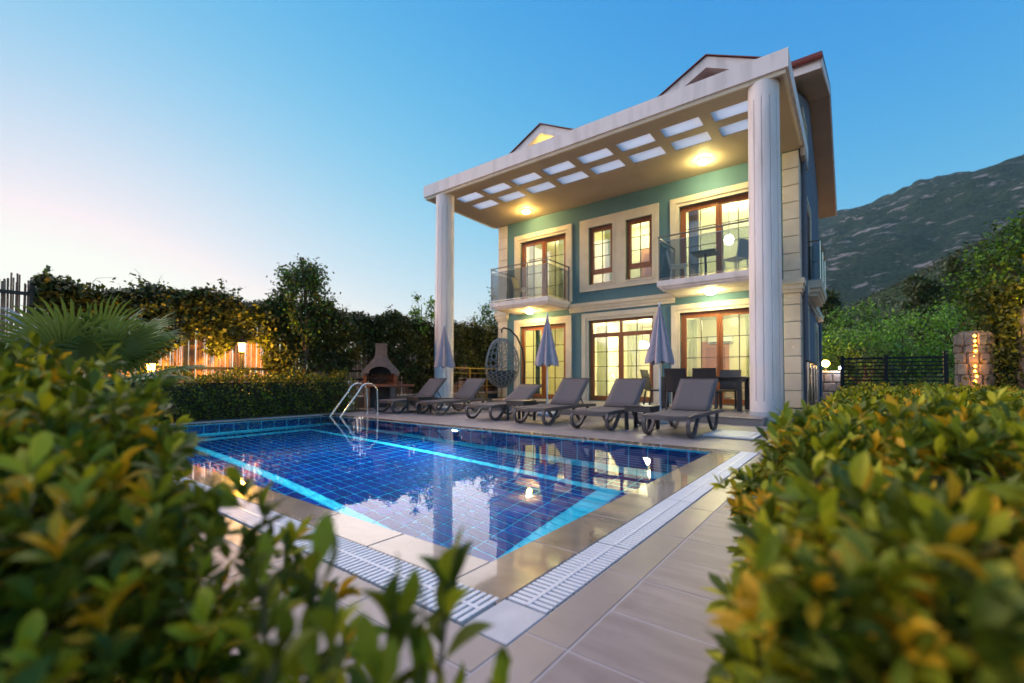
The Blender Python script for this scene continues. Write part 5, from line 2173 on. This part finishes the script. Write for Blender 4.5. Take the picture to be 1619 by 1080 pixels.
# ================================================================== HILLS
def hgrid(name, az0, az1, naz, r0, r1, nr, hf, material, noise_amp, seedv):
    from mathutils import noise as nz
    vs, fs = [], []
    for i in range(naz + 1):
        a = az0 + (az1 - az0) * i / naz            # degrees to the left of +Y
        dx, dy = -math.sin(R(a)), math.cos(R(a))
        for j in range(nr + 1):
            f = j / nr
            r_ = r0 + (r1 - r0) * f
            h = hf(a, f, r_)
            p = V((dx * r_, dy * r_, 0))
            q = nz.fractal(V((p.x / seedv, p.y / seedv, 3.3)), .9, 2.0, 6)
            q2 = abs(nz.fractal(V((p.x / seedv * 3.1 + 9, p.y / seedv * 3.1, 1.3)), .8, 2.2, 5))
            h += noise_amp * min(1, f * 2.5) * (q + q2 * .5)
            vs.append((p.x, p.y, h))
    for i in range(naz):
        for j in range(nr):
            a_ = i * (nr + 1) + j
            fs.append((a_, a_ + 1, a_ + nr + 2, a_ + nr + 1))
    me = bpy.data.meshes.new(name)
    me.from_pydata(vs, [], fs)
    me.materials.append(material)
    me.polygons.foreach_set('use_smooth', [True] * len(me.polygons))
    o = bpy.data.objects.new(name, me)
    C.objects.link(o)
    o['kind'] = 'structure'
    return o


def hill_mat(name, s, g1, g2, rk, thr):
    m = bpy.data.materials.new(name)
    m.use_nodes = True
    n, l = m.node_tree.nodes, m.node_tree.links
    p = n['Principled BSDF']
    p.inputs['Roughness'].default_value = 1
    p.inputs['Specular IOR Level'].default_value = .1
    ge = n.new('ShaderNodeNewGeometry')

    def noise(sc_, det, rough=.6, st=None):
        t = n.new('ShaderNodeTexNoise')
        t.inputs['Scale'].default_value = sc_
        t.inputs['Detail'].default_value = det
        t.inputs['Roughness'].default_value = rough
        if st:
            mp = n.new('ShaderNodeMapping')
            mp.inputs['Scale'].default_value = st
            l.new(ge.outputs['Position'], mp.inputs[0])
            l.new(mp.outputs[0], t.inputs['Vector'])
        else:
            l.new(ge.outputs['Position'], t.inputs['Vector'])
        return t.outputs['Fac']

    def ramp(fac, a, b_, ca, cb):
        r = n.new('ShaderNodeValToRGB')
        r.color_ramp.elements[0].position, r.color_ramp.elements[1].position = a, b_
        r.color_ramp.elements[0].color, r.color_ramp.elements[1].color = (*ca, 1), (*cb, 1)
        l.new(fac, r.inputs[0])
        return r.outputs[0]
    green = ramp(noise(2.2 / s, 10, .78), .42, .58, g1, g2)
    rock = ramp(noise(1.1 / s, 8, .72), .35, .7, tuple(c * .55 for c in rk), rk)
    big = noise(.30 / s, 10, .70, (1, 1, 2.2))
    mask = ramp(big, thr, thr + .05, (0, 0, 0), (1, 1, 1))
    mx = n.new('ShaderNodeMix')
    mx.data_type = 'RGBA'
    l.new(mask, mx.inputs[0])
    l.new(green, mx.inputs[6])
    l.new(rock, mx.inputs[7])
    l.new(mx.outputs[2], p.inputs['Base Color'])
    b = n.new('ShaderNodeBump')
    b.inputs['Strength'].default_value = .9
    b.inputs['Distance'].default_value = s * .35
    l.new(noise(1.0 / s, 8, .75), b.inputs['Height'])
    l.new(b.outputs[0], p.inputs['Normal'])
    return m


def ridge(a):
    return np.interp(a, [-40, -25, -11, -4, 3, 12, 22, 32, 45, 60], [.335, .322, .303, .290, .268, .215, .145, .09, .05, .02])


def far_h(a, f, r_):
    top = 1150 * ridge(a)
    return 2 + top * (math.sin(min(1, f / .80) * math.pi / 2) ** 1.25 if f < .80 else 1 - .6 * (f - .80) / .2)


def near_ridge(a):
    return np.interp(a, [-40, -20, -11, -7, -2.5, 1.5, 6, 12], [.27, .245, .222, .192, .150, .118, .08, .03])


def near_h(a, f, r_):
    top = 250 * near_ridge(a)
    return -1 + top * (math.sin(min(1, f / .75) * math.pi / 2) ** 1.1 if f < .75 else 1 - .9 * (f - .75) / .25)


hgrid('mountain', -42, 62, 260, 330, 1400, 90, far_h, hill_mat('mountain_scrub', 9, (.005, .018, .010), (.036, .060, .032), (.27, .255, .24), .562), 25, 210)
hgrid('hill', -42, 14, 150, 70, 330, 60, near_h, hill_mat('hill_scrub', 2.4, (.008, .022, .006), (.05, .08, .022), (.30, .27, .24), .585), 3.0, 60)

# scrub and small trees dotted over the nearer hill
n = 2600
az_ = rng.uniform(-16, 8, n)
fr = rng.uniform(.02, .74, n)
rr = 70 + 260 * fr
keep_ = rr > 95
az_, fr, rr = az_[keep_], fr[keep_], rr[keep_]
n = len(rr)
P0 = np.stack([-np.sin(np.radians(az_)) * rr, np.cos(np.radians(az_)) * rr, np.array([near_h(a, f, r_) for a, f, r_ in zip(az_, fr, rr)])], 1)
sz = rng.uniform(.5, 1.6, n)
PP = np.repeat(P0, 14, 0) + rng.normal(size=(n * 14, 3)) * (np.repeat(sz, 14)[:, None] * np.array([.6, .6, .5]))
PP[:, 2] += np.repeat(sz, 14) * .5
o = cloud('hillside_scrub', None, PP, .55, ['scrub', 'tree_dk'], [.7, .3], droop=0, aspect=.9)
# thin evening air
m = MB()
m.box(-1750, 1750, -1750, 1750, -1.2, 500)
hz = bpy.data.materials.new('evening_haze')
hz.use_nodes = True
hn = hz.node_tree.nodes
hn.remove(hn['Principled BSDF'])
pv = hn.new('ShaderNodeVolumePrincipled')
pv.inputs['Color'].default_value = (.45, .78, 1, 1)
pv.inputs['Density'].default_value = .00013
hz.node_tree.links.new(pv.outputs[0], hn['Material Output'].inputs['Volume'])
m.build('haze', hz, kind='stuff')
cy.volume_bounces = 0
